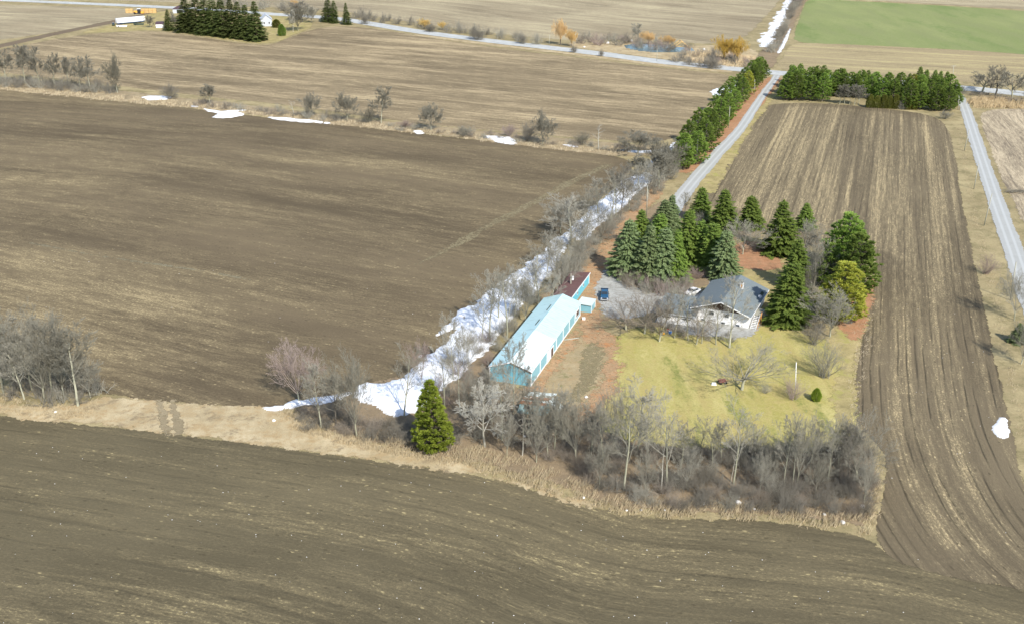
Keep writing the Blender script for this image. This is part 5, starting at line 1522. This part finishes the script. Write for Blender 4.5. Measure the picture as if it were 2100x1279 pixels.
fa.hexa([(BW + .02, -.075, BE - .2), (BW / 2, -.075, BRZ - .18), (BW / 2, -.05, BRZ - .18), (BW + .02, -.05, BE - .2), (BW + .02, -.075, BE + .02), (BW / 2, -.075, BRZ + .04), (BW / 2, -.05, BRZ + .04), (BW + .02, -.05, BE + .02)])
fa.build('barge_board', M['brownwood'], barn)
WX = BW - r_
MB().box(WX + .06, WX + .2, .1, BL, BE - .26, BE - .12).build('gutter', M['white'], barn)
MB().box(WX + .005, WX + .05, r_ + .1, BL - r_ - .1, .02, .34).build('base_board', M['white'], barn)
Lw = BL - 2 * r_
for f in (.003, .165, .477, .617, .748, .875, .995):
    y = r_ + Lw * f
    MB().box(WX + .01, WX + .07, y - .17, y + .17, .0, BE - .14).build('corner_board' if f in (.003, .995) else 'wall_batten', M['white'], barn)
MB().box(r_ - .12, r_ + .12, r_ - .08, r_ - .04, 0, BE - .2).build('corner_board', M['white'], barn)
# door, panel, window on the yard side
y0 = r_ + Lw * .29
MB().box(WX + .01, WX + .09, y0, y0 + 2.3, .0, 2.55).build('door_panel', M['white'], barn)
dr = MB().box(WX + .012, WX + .1, y0 + 2.5, y0 + 4.7, .0, 2.3).build('door', M['white'], barn)
MB().box(WX + .09, WX + .115, y0 + 2.85, y0 + 4.3, .1, 2.05).build('door_opening', M['brownwood'], dr)
wd = MB().box(WX + .012, WX + .07, y0 + .35, y0 + 1.25, 2.58, 3.0).build('window', M['blue'], barn)
MB().box(WX + .065, WX + .075, y0 + .42, y0 + 1.18, 2.63, 2.95).build('pane', M['glass'], wd)
yw = r_ + Lw * .895
wd = MB().box(WX + .012, WX + .08, yw, yw + 2.5, .9, 2.55).build('window', M['white'], barn)
MB().box(WX + .075, WX + .095, yw + .25, yw + 2.25, 1.15, 2.3).build('pane', M['brownwood'], wd)

# ------------------------------------------------------------------ maroon roofed building behind
b2 = frame_root('outbuilding', 13.7, 220.9, -18.6, 'long low bright turquoise building with a maroon roof behind the barn', 'outbuilding')
L2, W2, H2 = 17.0, 4.6, 2.85
MB().prism([(-W2 + .2, 0), (-.12, 0), (-.12, H2 - .14), (-W2 + .2, H2 - .37)], .2, L2 - .2).build('wall', M['wall_bright'], b2)
MB().hexa([(-W2, 0, H2 - .35), (.08, 0, H2 - .12), (.08, L2, H2 - .12), (-W2, L2, H2 - .35), (-W2, 0, H2 - .2), (.08, 0, H2 + .02), (.08, L2, H2 + .02), (-W2, L2, H2 - .2)]).build('roof', M['roof_brown'], b2)
MB().box(.085, .16, -.03, L2 + .03, H2 - .22, H2 + .06).build('fascia', M['white'], b2)
MB().box(-.118, -.04, L2 - .42, L2 - .18, 0, H2 - .22).build('corner_board', M['white'], b2)
for y in (5.4, 10.8):
    wd = MB().box(-.118, -.06, y, y + 1.0, 1.3, 2.1).build('window', M['white'], b2)
    MB().box(-.062, -.045, y + .14, y + .86, 1.4, 2.0).build('pane', M['glass'], wd)

# lean-to at the barn's far corner
lt = frame_root('lean_to', 14.6, 217.9, -18.6, 'small pale ribbed metal lean-to at the far end of the barn', 'shed')
MB().box(.1, 3.2, 1.6, 5.4, 0, 1.85).build('wall', M['wall_turq'], lt)
MB().hexa([(-.1, 1.3, 2.0), (3.4, 1.3, 1.86), (3.4, 5.6, 1.86), (-.1, 5.6, 2.0), (-.1, 1.3, 2.1), (3.4, 1.3, 1.96), (3.4, 5.6, 1.96), (-.1, 5.6, 2.1)]).build('roof', M['roof_lean'], lt)
MB().box(3.21, 3.28, 1.6, 1.85, 0, 1.84).box(3.21, 3.28, 5.1, 5.38, 0, 1.84).build('corner_board', M['white'], lt)

# collapsed shed in the trees
cs_x, cs_y = G(1060, 846)
cs = frame_root('collapsed_shed', cs_x, cs_y, -14, 'collapsed weathered turquoise shed with a rusty buckled roof among the trees', 'shed')
w = MB()
w.hexa([(0, 0, 0), (5.2, 0, 0), (5.2, .12, 0), (0, .12, 0), (.5, .5, 1.9), (5.4, .3, 2.0), (5.4, .42, 2.0), (.5, .62, 1.9)])
w.hexa([(5.25, .1, 0), (5.35, .1, 0), (6.6, 4.6, 0), (6.5, 4.6, 0), (5.45, .3, 2.0), (5.55, .3, 2.0), (6.9, 4.4, 2.1), (6.8, 4.4, 2.1)])
w.hexa([(0, .1, 0), (.1, .1, 0), (.9, 4.8, 0), (.8, 4.8, 0), (.5, .5, 1.8), (.6, .5, 1.8), (1.2, 4.5, 1.3), (1.1, 4.5, 1.3)])
w.build('wall', M['old_turq'], cs)
MB().hexa([(1.3, -.05, 1.2), (2.4, -.05, 1.1), (2.4, .02, 1.1), (1.3, .02, 1.2), (1.5, .2, 1.8), (2.5, .2, 1.75), (2.5, .28, 1.75), (1.5, .28, 1.8)]).build('opening', M['dark'], cs)
rs_ = random.Random(4)
for i in range(9):
    y = .3 + i * .48
    z0, z1 = 2.0 + rs_.uniform(-.25, .2), 2.15 + rs_.uniform(-.3, .35)
    m_ = M['rust'] if i in (0, 1, 3, 5) else M['roof_lean']
    MB().hexa([(.4 + i * .1, y, z0), (5.2 + i * .18, y, z1), (5.2 + i * .18, y + .55, z1 + .12), (.4 + i * .1, y + .55, z0 + .1),
               (.4 + i * .1, y, z0 + .05), (5.2 + i * .18, y, z1 + .05), (5.2 + i * .18, y + .55, z1 + .17), (.4 + i * .1, y + .55, z0 + .15)]).build('roof_sheet', m_, cs)
MB().hexa([(5.6, 1.2, 2.2), (7.9, .7, .9), (8.3, 3.0, .9), (6.2, 3.4, 2.35), (5.6, 1.2, 2.26), (7.9, .7, .96), (8.3, 3.0, .96), (6.2, 3.4, 2.41)]).build('roof_sheet', M['roof_lean'], cs)

# ------------------------------------------------------------------ house
HW, HL, HE, HR = 13.7, 18.6, 3.2, 5.7
house = frame_root('house', 40.0, 214.0, -25.0, 'white walled house with a broad blue grey shingle gable roof and white chimney', 'house')
MB().prism([(.7, 0), (HW - .7, 0), (HW - .7, HE - .1), (HW / 2, HR - .42), (.7, HE - .1)], 1.3, HL - .5).build('wall', M['stucco'], house)
MB().prism([(1.2, HE - .02), (HW - 1.2, HE - .02), (HW / 2, HR - .46)], 1.22, 1.295).build('gable_boards', M['brownwood'], house)
for sx, a, b in ((0, 0, HW / 2), (1, HW, HW / 2)):
    slope(a, b, HE, HR, 0, HL, .16).build('roof', M['shingle'], house)
for a in (0, HW):
    MB().hexa([(a, -.06, HE - .24), (HW / 2, -.06, HR - .22), (HW / 2, -.01, HR - .22), (a, -.01, HE - .24), (a, -.06, HE + .02), (HW / 2, -.06, HR + .03), (HW / 2, -.01, HR + .03), (a, -.01, HE + .02)]).build('barge_board', M['white'], house)
MB().box(HW + .01, HW + .1, .1, HL - .1, HE - .24, HE - .03).build('gutter', M['white'], house)
for x in (4.0, 7.4):
    wd = MB().box(x, x + 1.3, 1.2, 1.298, 1.75, 2.75).build('window', M['white'], house)
    MB().box(x + .12, x + 1.18, 1.17, 1.199, 1.85, 2.65).build('pane', M['glass'], wd)
for x in (2.4, 6.9, 10.2):
    wd = MB().box(x, x + 1.0, 1.2, 1.298, .15, .6).build('window', M['farmgrey'], house)
    MB().box(x + .1, x + .9, 1.17, 1.199, .2, .55).build('pane', M['glass'], wd)
ch = MB().box(8.3, 9.0, 11.6, 12.4, HR - 1.6, HR + .55).build('chimney', M['white'], house)
MB().box(8.42, 8.88, 11.72, 12.28, HR + .553, HR + .8).build('chimney_cap', M['dark'], ch)
MB().box(8.5, 8.8, 11.575, 11.598, HR - .5, HR + .4).build('chimney_flue_plate', M['orangewood'], ch)
for x, y in ((7.3, 15.5), (6.1, 11.5), (11.6, 6.0)):
    z = HR - abs(x - HW / 2) / (HW / 2) * (HR - HE)
    MB().tube((x, y, z - .1), (x, y, z + .4), .09).build('vent_pipe', M['steel'], house)
# dishes on the right eave
for y in (13.2, 12.1, 11.0):
    ds = MB()
    z = HE + .25
    ds.tube((HW - .5, y, z - .2), (HW - .5, y, z + .55), .04)
    db = ds.build('dish_mast', M['steel'], house)
    m_ = MB()
    c = Vector((HW - .5, y - .05, z + .7)); n_ = Vector((.3, -.8, .5)).normalized()
    m_.tube(c, c + n_ * .06, .12, .38, 14)
    m_.tube(c + n_ * .05, c + n_ * .45, .02, .03, 6)
    m_.build('satellite_dish', M['farmgrey'] if y == 11.0 else M['bin'], db)
# outside stair at the right wall
st = frame_root('deck_stair', 52.6, 209.4, -25.0, 'white outside stair with an orange handrail at the right wall of the house', 'stair')
MB().box(.1, 1.7, 3.6, 7.5, 2.0, 2.12).build('landing', M['woodpole'], st)
for i in range(8):
    MB().box(.2, 1.3, .2 + i * .42, .48 + i * .42, .22 + i * .23, .28 + i * .23).build('tread', M['white'], st)
for x in (.12, 1.32):
    MB().hexa([(x, .1, 0), (x + .06, .1, 0), (x + .06, 3.6, 1.95), (x, 3.6, 1.95), (x, .1, .25), (x + .06, .1, .25), (x + .06, 3.6, 2.15), (x, 3.6, 2.15)]).build('stringer', M['white'], st)
MB().tube((1.75, .0, 1.0), (1.75, 3.6, 3.0), .06).tube((1.75, 0, 0), (1.75, 0, 1.0), .05).tube((1.75, 3.6, 0), (1.75, 3.6, 3.0), .05).build('handrail', M['orangewood'], st)
for x, y in ((.2, 7.3), (1.6, 7.3), (.2, 3.8)):
    MB().tube((x, y, 0), (x, y, 2.0), .07).build('post', M['woodpole'], st)

# garage wing
gw = frame_root('garage_wing', 32.2, 213.2, -19.5, 'low dark roofed garage wing with a white front wall left of the house', 'garage')
MB().box(.35, 8.9, .5, 10.6, 0, 2.35).build('wall', M['stucco'], gw)
MB().hexa([(0, 0, 2.38), (9.0, 0, 2.38), (9.0, 11.0, 2.75), (0, 11.0, 2.75), (0, 0, 2.55), (9.0, 0, 2.55), (9.0, 11.0, 2.92), (0, 11.0, 2.92)]).build('roof', M['shingle'], gw)
MB().box(-.02, 9.02, -.05, -.002, 2.32, 2.58).build('fascia', M['farmgrey'], gw)
for x in (1.2, 5.6):
    dg = MB().box(x, x + 2.4, .42, .498, .05, 1.95).build('garage_door', M['white'], gw)
    MB().box(x + .2, x + 2.2, .4, .418, 1.35, 1.65).build('pane', M['glass'], dg)
MB().box(2.0, 2.7, .7, 1.3, 2.6, 2.95).build('roof_vent', M['dark'], gw)
MB().box(3.0, 3.6, .8, 1.4, 2.6, 2.9).build('roof_vent', M['dark'], gw)

# ------------------------------------------------------------------ vehicles
def wheel(parent, x, y, r, w_, side):
    t_ = MB().tube((x, y, r), (x + w_ * side, y, r), r, n=18).build('wheel', M['rubber'], parent)
    MB().tube((x + w_ * side, y, r), (x + (w_ + .015) * side, y, r), r * .58, n=14).build('rim', M['steel'], t_)

def car_body(prof, half_w, mat, name, parent, tuck=.12):
    """side profile (y, z) lofted across the width with rounded shoulders"""
    m_ = MB()
    n = len(prof)
    secs = []
    zmax = max(z for _, z in prof); zb = 1.0
    for xf in (-1, -.93, -.55, .55, .93, 1):
        v = []
        for y, z in prof:
            k = 1.0
            x = half_w * xf
            if z > zb: x *= 1 - tuck * 1.9 * (z - zb) / max(zmax - zb, .1) * .8
            dz = -.05 * (abs(xf) > .97) * (z > .5)
            dy = -.05 * (abs(xf) > .97) * (1 if y > 0 else -1)
            v.append((x, y + dy, z + dz))
        secs.append(v)
    V = [p for s in secs for p in s]
    F = []
    for a in range(len(secs) - 1):
        for i in range(n):
            j = (i + 1) % n
            F.append((a * n + i, a * n + j, (a + 1) * n + j, (a + 1) * n + i))
    F += [tuple(range(n))[::-1], tuple(range((len(secs) - 1) * n, len(secs) * n))]
    m_.add(V, F)
    return m_.build(name, mat, parent, bevel=.03)

pxx, pyy = G(1239.5, 610)
tr = empty('pickup_truck', (pxx, pyy, 0), R(-5), 'dark blue pickup truck with a chrome front bumper parked on the gravel yard', 'pickup truck')
# front of the truck points to -y
car_body([(-2.75, .45), (-2.78, .8), (-2.65, 1.08), (-1.3, 1.2), (2.72, 1.22), (2.78, .5), (2.3, .42), (-2.3, .42)], .98, M['carblue'], 'body', tr)
cabin = MB()
cabin.hexa([(-.88, -1.25, 1.18), (.88, -1.25, 1.18), (.88, .95, 1.2), (-.88, .95, 1.2), (-.7, -.55, 1.82), (.7, -.55, 1.82), (.7, .72, 1.84), (-.7, .72, 1.84)])
cb = cabin.build('cab', M['carblue'], tr, bevel=.05)
MB().hexa([(-.74, -1.2, 1.28), (.74, -1.2, 1.28), (.74, -1.17, 1.26), (-.74, -1.17, 1.26), (-.62, -.66, 1.76), (.62, -.66, 1.76), (.62, -.63, 1.74), (-.62, -.63, 1.74)]).build('windshield', M['glass'], tr, loc=(0, -.035, .03))
for s_ in (-1, 1):
    MB().hexa([(s_ * .83, -.95, 1.3), (s_ * .83, .85, 1.3), (s_ * .72, .68, 1.74), (s_ * .73, -.5, 1.74), (s_ * .88, -.95, 1.3), (s_ * .88, .85, 1.3), (s_ * .77, .68, 1.74), (s_ * .78, -.5, 1.74)]).build('side_window', M['glass'], tr)
    mr = MB().box(s_ * 1.02 - .09, s_ * 1.02 + .09, -1.02, -.86, 1.22, 1.42).build('mirror', M['rubber'], tr)
    MB().box(s_ * .72 - .16, s_ * .72 + .16, -2.82, -2.74, .78, .98).build('headlight', M['lamp'], tr)
    wheel(tr, s_ * .78, -1.78, .4, .24, s_); wheel(tr, s_ * .78, 1.75, .4, .24, s_)
MB().box(-.78, .78, 1.08, 2.62, 1.215, 1.235).build('bed', M['rubber'], tr)
MB().box(-.95, .95, -2.92, -2.8, .42, .68).build('front_bumper', M['chrome'], tr, bevel=.03)
MB().box(-.52, .52, -2.83, -2.76, .74, 1.0).build('grille', M['rubber'], tr)
MB().box(-.9, .9, 2.66, 2.74, .7, 1.3).build('tailgate', M['carblue'], tr)

cx_, cy_ = G(1420, 603)
wc = empty('white_car', (cx_, cy_, 0), R(-48), 'white sedan with dark windows parked left of the house roof', 'car')
car_body([(-2.2, .4), (-2.25, .65), (-2.0, .85), (-.95, .98), (1.7, .98), (2.2, .9), (2.25, .5), (1.9, .35), (-1.9, .35)], .9, M['carwhite'], 'body', wc)
MB().hexa([(-.78, -1.05, .95), (.78, -1.05, .95), (.78, 1.55, .95), (-.78, 1.55, .95), (-.62, -.35, 1.42), (.62, -.35, 1.42), (.62, .95, 1.42), (-.62, .95, 1.42)]).build('greenhouse', M['glass'], wc, bevel=.04)
MB().hexa([(-.6, -.32, 1.42), (.6, -.32, 1.42), (.6, .92, 1.42), (-.6, .92, 1.42), (-.56, -.26, 1.46), (.56, -.26, 1.46), (.56, .86, 1.46), (-.56, .86, 1.46)]).build('roof', M['carwhite'], wc)
for s_ in (-1, 1):
    wheel(wc, s_ * .7, -1.4, .32, .22, s_); wheel(wc, s_ * .7, 1.4, .32, .22, s_)
    MB().box(s_ * .62 - .16, s_ * .62 + .16, -2.27, -2.2, .6, .74).build('headlight', M['lamp'], wc)
    MB().box(s_ * .65 - .14, s_ * .65 + .14, 2.2, 2.27, .7, .85).build('taillight', M['taillamp'], wc)
    MB().box(s_ * .95 - .08, s_ * .95 + .08, -.75, -.6, .95, 1.08).build('mirror', M['carwhite'], wc)

# ------------------------------------------------------------------ poles
def pole(px, base, tx, top, label, r=.15, kind='wood', arm=False, shift=True):
    x, y = G(px, base)
    h_ = height(px, base, top)
    Yd = y
    v = (top - 639.5) / FPX
    t_ = Yd / (CP - v * SP)
    xt = (tx - 1050) / FPX * t_
    dx = max(-.6, min(.6, xt - x))
    p = empty('flagpole' if kind == 'flag' else 'utility_pole', (x, y, 0), 0, label, 'flagpole' if kind == 'flag' else 'utility pole', None if kind == 'flag' else 'utility poles')
    MB().tube((0, 0, -.2), (dx, 0, h_), r, r * .72, 10).build('pole', M['paintpole'] if kind == 'flag' else M['woodpole'], p, smooth=True)
    if kind == 'flag':
        MB().tube((dx, 0, h_), (dx, 0, h_ + .12), .1, .05, 8).build('finial', M['steel'], p)
    else:
        if arm:
            MB().box(dx - 1.1, dx + 1.1, -.06, .06, h_ - .55, h_ - .42).build('crossarm', M['woodpole'], p)
        for k in ((-1, 0, 1) if arm else (0,)):
            MB().tube((dx + k * .95, 0, h_ - (.42 if arm else 0)), (dx + k * .95, 0, h_ - (.2 if arm else -.2)), .07, .05, 8).build('insulator', M['steel'], p)
    return p, dx, h_
pole(1631, 801, 1633, 743, 'white flagpole rising out of the reddish bush on the lawn', .1, 'flag')
p_, dx_, h_ = pole(1170, 604, 1171, 562, 'utility pole with a white transformer between barn and outbuilding', .16)
MB().tube((.42, 0, h_ - 1.5), (.42, 0, h_ - .6), .28, n=12).build('transformer', M['paintpole'], p_)
pole(1326, 443, 1328, 382, 'utility pole beside the driveway nearest the spruces', .15)
pole(1428, 337, 1431, 287, 'utility pole before the first windbreak pines', .15)
pole(1494, 263, 1497, 219, 'utility pole beside the middle of the windbreak row', .15)
pole(1547, 195, 1548, 164, 'utility pole near the far end of the windbreak row', .15)
pole(2072, 616, 2084, 537, 'nearest utility pole by the lane, at the right edge', .17)
pole(2018, 463, 2035, 397, 'second utility pole along the lane, leaning right', .15)
pole(1997, 388, 2007, 337, 'third utility pole along the lane', .15)
pole(1977, 310, 1988, 266, 'fourth utility pole along the lane, before the woodlot', .15)
pole(1965, 226, 1966, 198, 'last utility pole of the lane at the woodlot corner', .15)
pole(1953, 168, 1954, 134, 'utility pole standing against the stubble field beyond the road', .15, arm=True)
pole(1347, 125, 1348, 103, 'utility pole at the near road edge before the pond', .15)
pole(1126, 93, 1127, 73, 'utility pole by the road left of the golden pair', .15)

# ------------------------------------------------------------------ yard things
def at(o, px, py, z=0):
    x, y = G(px, py); o.location = (x, y, z); return o
t1 = empty('tub', (0, 0, 0), 0, 'red plastic tub lying before the garage wing', 'tub'); at(t1, 1369, 680)
MB().tube((-.1, 0, .38), (.55, -.1, .45), .4, .34, 14).build('shell', M['red'], t1); MB().tube((.5, -.1, .45), (.56, -.1, .45), .37, .37, 14).build('rim', M['white'], t1)
t2 = empty('barrel', (0, 0, 0), 0, 'blue plastic barrel standing right of the red tub', 'barrel'); at(t2, 1374, 684)
MB().tube((0, 0, 0), (0, 0, .75), .36, .38, 14).build('shell', M['blue'], t2); MB().tube((0, 0, .75), (0, 0, .8), .4, .4, 14).build('lid', M['farmgrey'], t2)
t3 = empty('bucket', (0, 0, 0), 0, 'orange bucket on the grass left of the red tub', 'bucket'); at(t3, 1361, 685)
MB().tube((0, 0, 0), (0, 0, .42), .18, .24, 12).build('shell', M['yellow'], t3); MB().tube((-.24, 0, .42), (.24, 0, .46), .02, .02, 6).build('handle', M['steel'], t3)
gc = empty('garden_cart', (0, 0, 0), R(12), 'maroon garden cart with a white bag under the spreading lawn tree', 'cart'); at(gc, 1475, 786)
MB().box(-.2, 1.5, -.5, .5, .45, .52).box(-.2, 1.5, -.5, -.44, .52, .8).box(-.2, 1.5, .44, .5, .52, .8).box(-.2, -.14, -.44, .44, .52, .8).build('tray', M['maroon'], gc)
for x in (.1, 1.2):
    for y in (-.55, .55):
        MB().tube((x, y - .05, .25), (x, y + .05, .25), .25, n=14).build('wheel', M['rubber'], gc)
MB().tube((1.5, 0, .45), (2.5, .1, .75), .03).tube((2.5, -.15, .75), (2.5, .35, .75), .03).build('handle', M['orangewood'], gc)
sk = tag(MB().hexa([(-.9, -.4, 0), (.2, -.5, 0), (.15, .3, 0), (-.8, .35, 0), (-.75, -.3, .5), (.05, -.35, .55), (0, .2, .5), (-.65, .22, .48)]).build('feed_bag', M['white'], None, bevel=.1), 'white bag slumped at the left end of the garden cart', 'bag')
at(sk, 1467, 788)
pl = tag(MB().box(-1.2, 1.2, -.12, .12, .0, .1).build('plank', M['white'], None), 'white plank lying on the bushes bed behind the garage', 'plank')
at(pl, 1350, 562, 1.6)
for q in (-1, 1): pass
wb = empty('wheelbarrow', (0, 0, 0), R(30), 'small white wheelbarrow on the orange leaves left of the blue pickup', 'wheelbarrow'); at(wb, 1212, 622)
MB().hexa([(-.25, -.3, .35), (.25, -.3, .35), (.2, .35, .35), (-.2, .35, .35), (-.38, -.5, .65), (.38, -.5, .65), (.32, .45, .65), (-.32, .45, .65)]).build('tray', M['white'], wb)
MB().tube((-.05, .6, .2), (.05, .6, .2), .2, n=14).build('wheel', M['rubber'], wb)
for s_ in (-.3, .3): MB().tube((s_ * .5, .55, .25), (s_, -1.1, .55), .025).build('handle', M['woodpole'], wb)
lg = tag(MB().tube((-1.6, -.5, .16), (1.7, .6, .16), .16, .12, 9).build('log', M['woodpole'], None, smooth=True), 'grey log on the brown yard right of the barn wall', 'log')
at(lg, 1172, 696)
lg2 = tag(MB().tube((-.6, -.9, .12), (.5, 1.6, .12), .12, .09, 9).build('log', M['orangewood'], None, smooth=True), 'thin brown log leading from the wheelbarrow towards the barn', 'log')
at(lg2, 1208, 636)
mb_ = tag(MB().box(-.35, .35, -.3, .3, 0, .5).build('crate', M['white'], None, bevel=.02), 'white crate against the far yard corner of the barn', 'crate')
at(mb_, 1197, 655)

# fallen branches by the lane
fb = empty('fallen_branch', (*G(2082, 396), .25), 0, 'pile of fallen grey branches on the tan field right of the lane', 'branch pile')
sg = []
rg_ = random.Random(9)
for i in range(40):
    a = rg_.uniform(-.5, .5); x = rg_.uniform(-4, 4)
    sg.append(((x, rg_.uniform(-1.5, 1.5), rg_.uniform(0, .5)), (x + 3 * math.cos(a), 3 * math.sin(a), rg_.uniform(.1, 1.2)), .09, .03))
tv, tf = tubes(sg, 4)
link(bpy.data.objects.new('branches', mesh_np('branches', tv, tf, M['twig_dark'])), fb)

# ------------------------------------------------------------------ the distant farm
def farm(name, px, py, rot, label, cat):
    x, y = G(px, py)
    return empty(name, (x, y, 0), R(rot), label, cat)
tl = farm('trailer', 241, 52, 42, 'long white box trailer parked in the distant farmyard', 'trailer')
MB().box(0, 19.5, 0, 2.6, 1.2, 4.1).build('box', M['white'], tl)
MB().box(.4, 19, .3, 2.3, .9, 1.195).build('chassis', M['blue'], tl)
for x in (1.2, 2.6, 16.0):
    for y in (.1, 2.1):
        MB().tube((x, y, .5), (x, y + .4, .5), .5, n=12).build('wheel', M['rubber'], tl)
ft = farm('tractor', 283, 29, 10, 'orange tractor with a white cab roof in the distant farmyard', 'tractor')
MB().box(-2.6, -.2, -1.0, 1.0, .9, 2.2).build('hood', M['yellow'], ft)
cbb = MB().box(-.1, 2.0, -1.1, 1.1, 1.0, 3.4).build('cab', M['glass'], ft)
MB().box(-.3, 2.2, -1.3, 1.3, 3.41, 3.65).build('cab_roof', M['white'], cbb)
for x, r in ((-2.0, .7), (1.1, 1.15)):
    for y in (-1.5, 1.1): MB().tube((x, y, r), (x, y + .45, r), r, n=14).build('wheel', M['rubber'], ft)
MB().box(2.2, 4.2, -1.3, 1.3, .4, 1.6).build('bucket', M['yellow'], ft)
for px, n_, lab in ((266, 2, 'left stack of orange hay bales left of the tractor'), (306, 4, 'wide stack of orange hay bales right of the tractor')):
    hb = farm('bale_stack', px, 27, 5, lab, 'hay bales')
    for i in range(n_):
        for k in range(2):
            MB().box(-n_ * 1.3 + i * 2.6 + .02, -n_ * 1.3 + i * 2.6 + 2.5, -1.2 + k * .15, 1.3, k * 1.5 + (.0 if k == 0 else .01), k * 1.5 + 1.45).build('bale', M['hay'], hb, bevel=.12)
sh = farm('garden_shed', 320, 58, 8, 'small white shed with a dark purple roof left of the distant spruces', 'shed')
MB().prism([(0, 0), (4.6, 0), (4.6, 2.4), (0, 2.4)], 0, 4.5).build('wall', M['white'], sh)
MB().prism([(-.3, 2.41), (4.9, 2.41), (4.5, 3.6), (.1, 3.6)], -.3, 4.8).build('roof', M['roofdark'], sh)
fh = farm('farmhouse', 541, 55, 15, 'pale grey sided farmhouse half hidden by the last distant spruce', 'house')
MB().prism([(-1.5, 0), (5.5, 0), (5.5, 4.4), (2, 7.2), (-1.5, 4.4)], 0, 12).build('wall', M['farmgrey'], fh)
slope(-1.9, 2, 4.2, 7.35, -.4, 12.4).build('roof', M['farmgrey'], fh); slope(5.9, 2, 4.2, 7.35, -.4, 12.4).build('roof', M['farmgrey'], fh)
for x in (0, 3.2):
    wd = MB().box(x, x + 1.0, -.08, -.005, 1.6, 3.0).build('window', M['white'], fh); MB().box(x + .1, x + .9, -.11, -.085, 1.7, 2.9).build('pane', M['glass'], wd)
fg = farm('farm_garage', 366, 28, 0, 'blue grey garage with a dark door behind the small distant spruce', 'garage')
MB().box(-4, 4, 0, 7, 0, 3).build('wall', M['farmgrey'], fg)
MB().prism([(-4.4, 3.01), (4.4, 3.01), (0, 5.2)], -.4, 7.4).build('roof', M['roofdark'], fg)
MB().box(-1, 2.4, -.08, -.005, .05, 2.5).build('door', M['dark'], fg)
for px, py, c_, lab in ((250, 56, 'white', 'white boat like hull on the grass in front of the white trailer'), (285, 52, 'bin', 'dark covered implement right of the white trailer')):
    im = farm('implement', px, py, 8, lab, 'implement')
    MB().hexa([(-3, -.8, .2), (3, -.6, .2), (3, .6, .2), (-3, .8, .2), (-3.4, -1.1, 1.2), (3.6, -.2, 1.1), (3.6, .2, 1.1), (-3.4, 1.1, 1.2)]).build('hull', M[c_], im)
    MB().tube((-2, -1, .35), (-2, 1, .35), .35, n=10).build('wheel', M['rubber'], im)
ds_ = farm('pickup_truck', 233, 53, 20, 'small dark green vehicle at the left end of the white trailer', 'pickup truck')
car_body([(-2.6, .45), (-2.6, 1.0), (-1.2, 1.1), (2.6, 1.1), (2.6, .45)], .95, M['bin'], 'body', ds_)
MB().hexa([(-.85, -1.1, 1.1), (.85, -1.1, 1.1), (.85, .9, 1.1), (-.85, .9, 1.1), (-.7, -.5, 1.8), (.7, -.5, 1.8), (.7, .7, 1.8), (-.7, .7, 1.8)]).build('cab', M['glass'], ds_)
for s_ in (-1, 1):
    wheel(ds_, s_ * .75, -1.7, .38, .24, s_); wheel(ds_, s_ * .75, 1.7, .38, .24, s_)
# things by the pond
fr = farm('a_frame_shed', 1397, 101, 0, 'pale timber A-frame standing at the right end of the pond', 'shed')
MB().tube((-5.5, 0, 0), (0, 0, 4.2), .3, .3, 6).tube((5.5, 0, 0), (0, 0, 4.2), .3, .3, 6).tube((-3.2, 0, 1.3), (3.2, 0, 1.3), .22, .22, 6).build('front_frame', M['hay'], fr)
MB().tube((-5.5, 6, 0), (0, 6, 4.2), .3, .3, 6).tube((5.5, 6, 0), (0, 6, 4.2), .3, .3, 6).tube((0, 0, 4.2), (0, 6, 4.2), .22, .22, 6).build('rear_frame', M['hay'], fr)
for i, (px, py, lab) in enumerate([(1246, 90, 'white boulder pile left of the pond'), (1198, 98, 'small white block by the road left of the pond'), (1285, 86, 'white rock among brown bushes behind the pond'), (1295, 86, 'second white rock behind the pond, right of the first'), (1444, 104, 'small white box between the pond and the yellow willows')]):
    boulder(px, py, 7 if i != 1 else 5, lab)
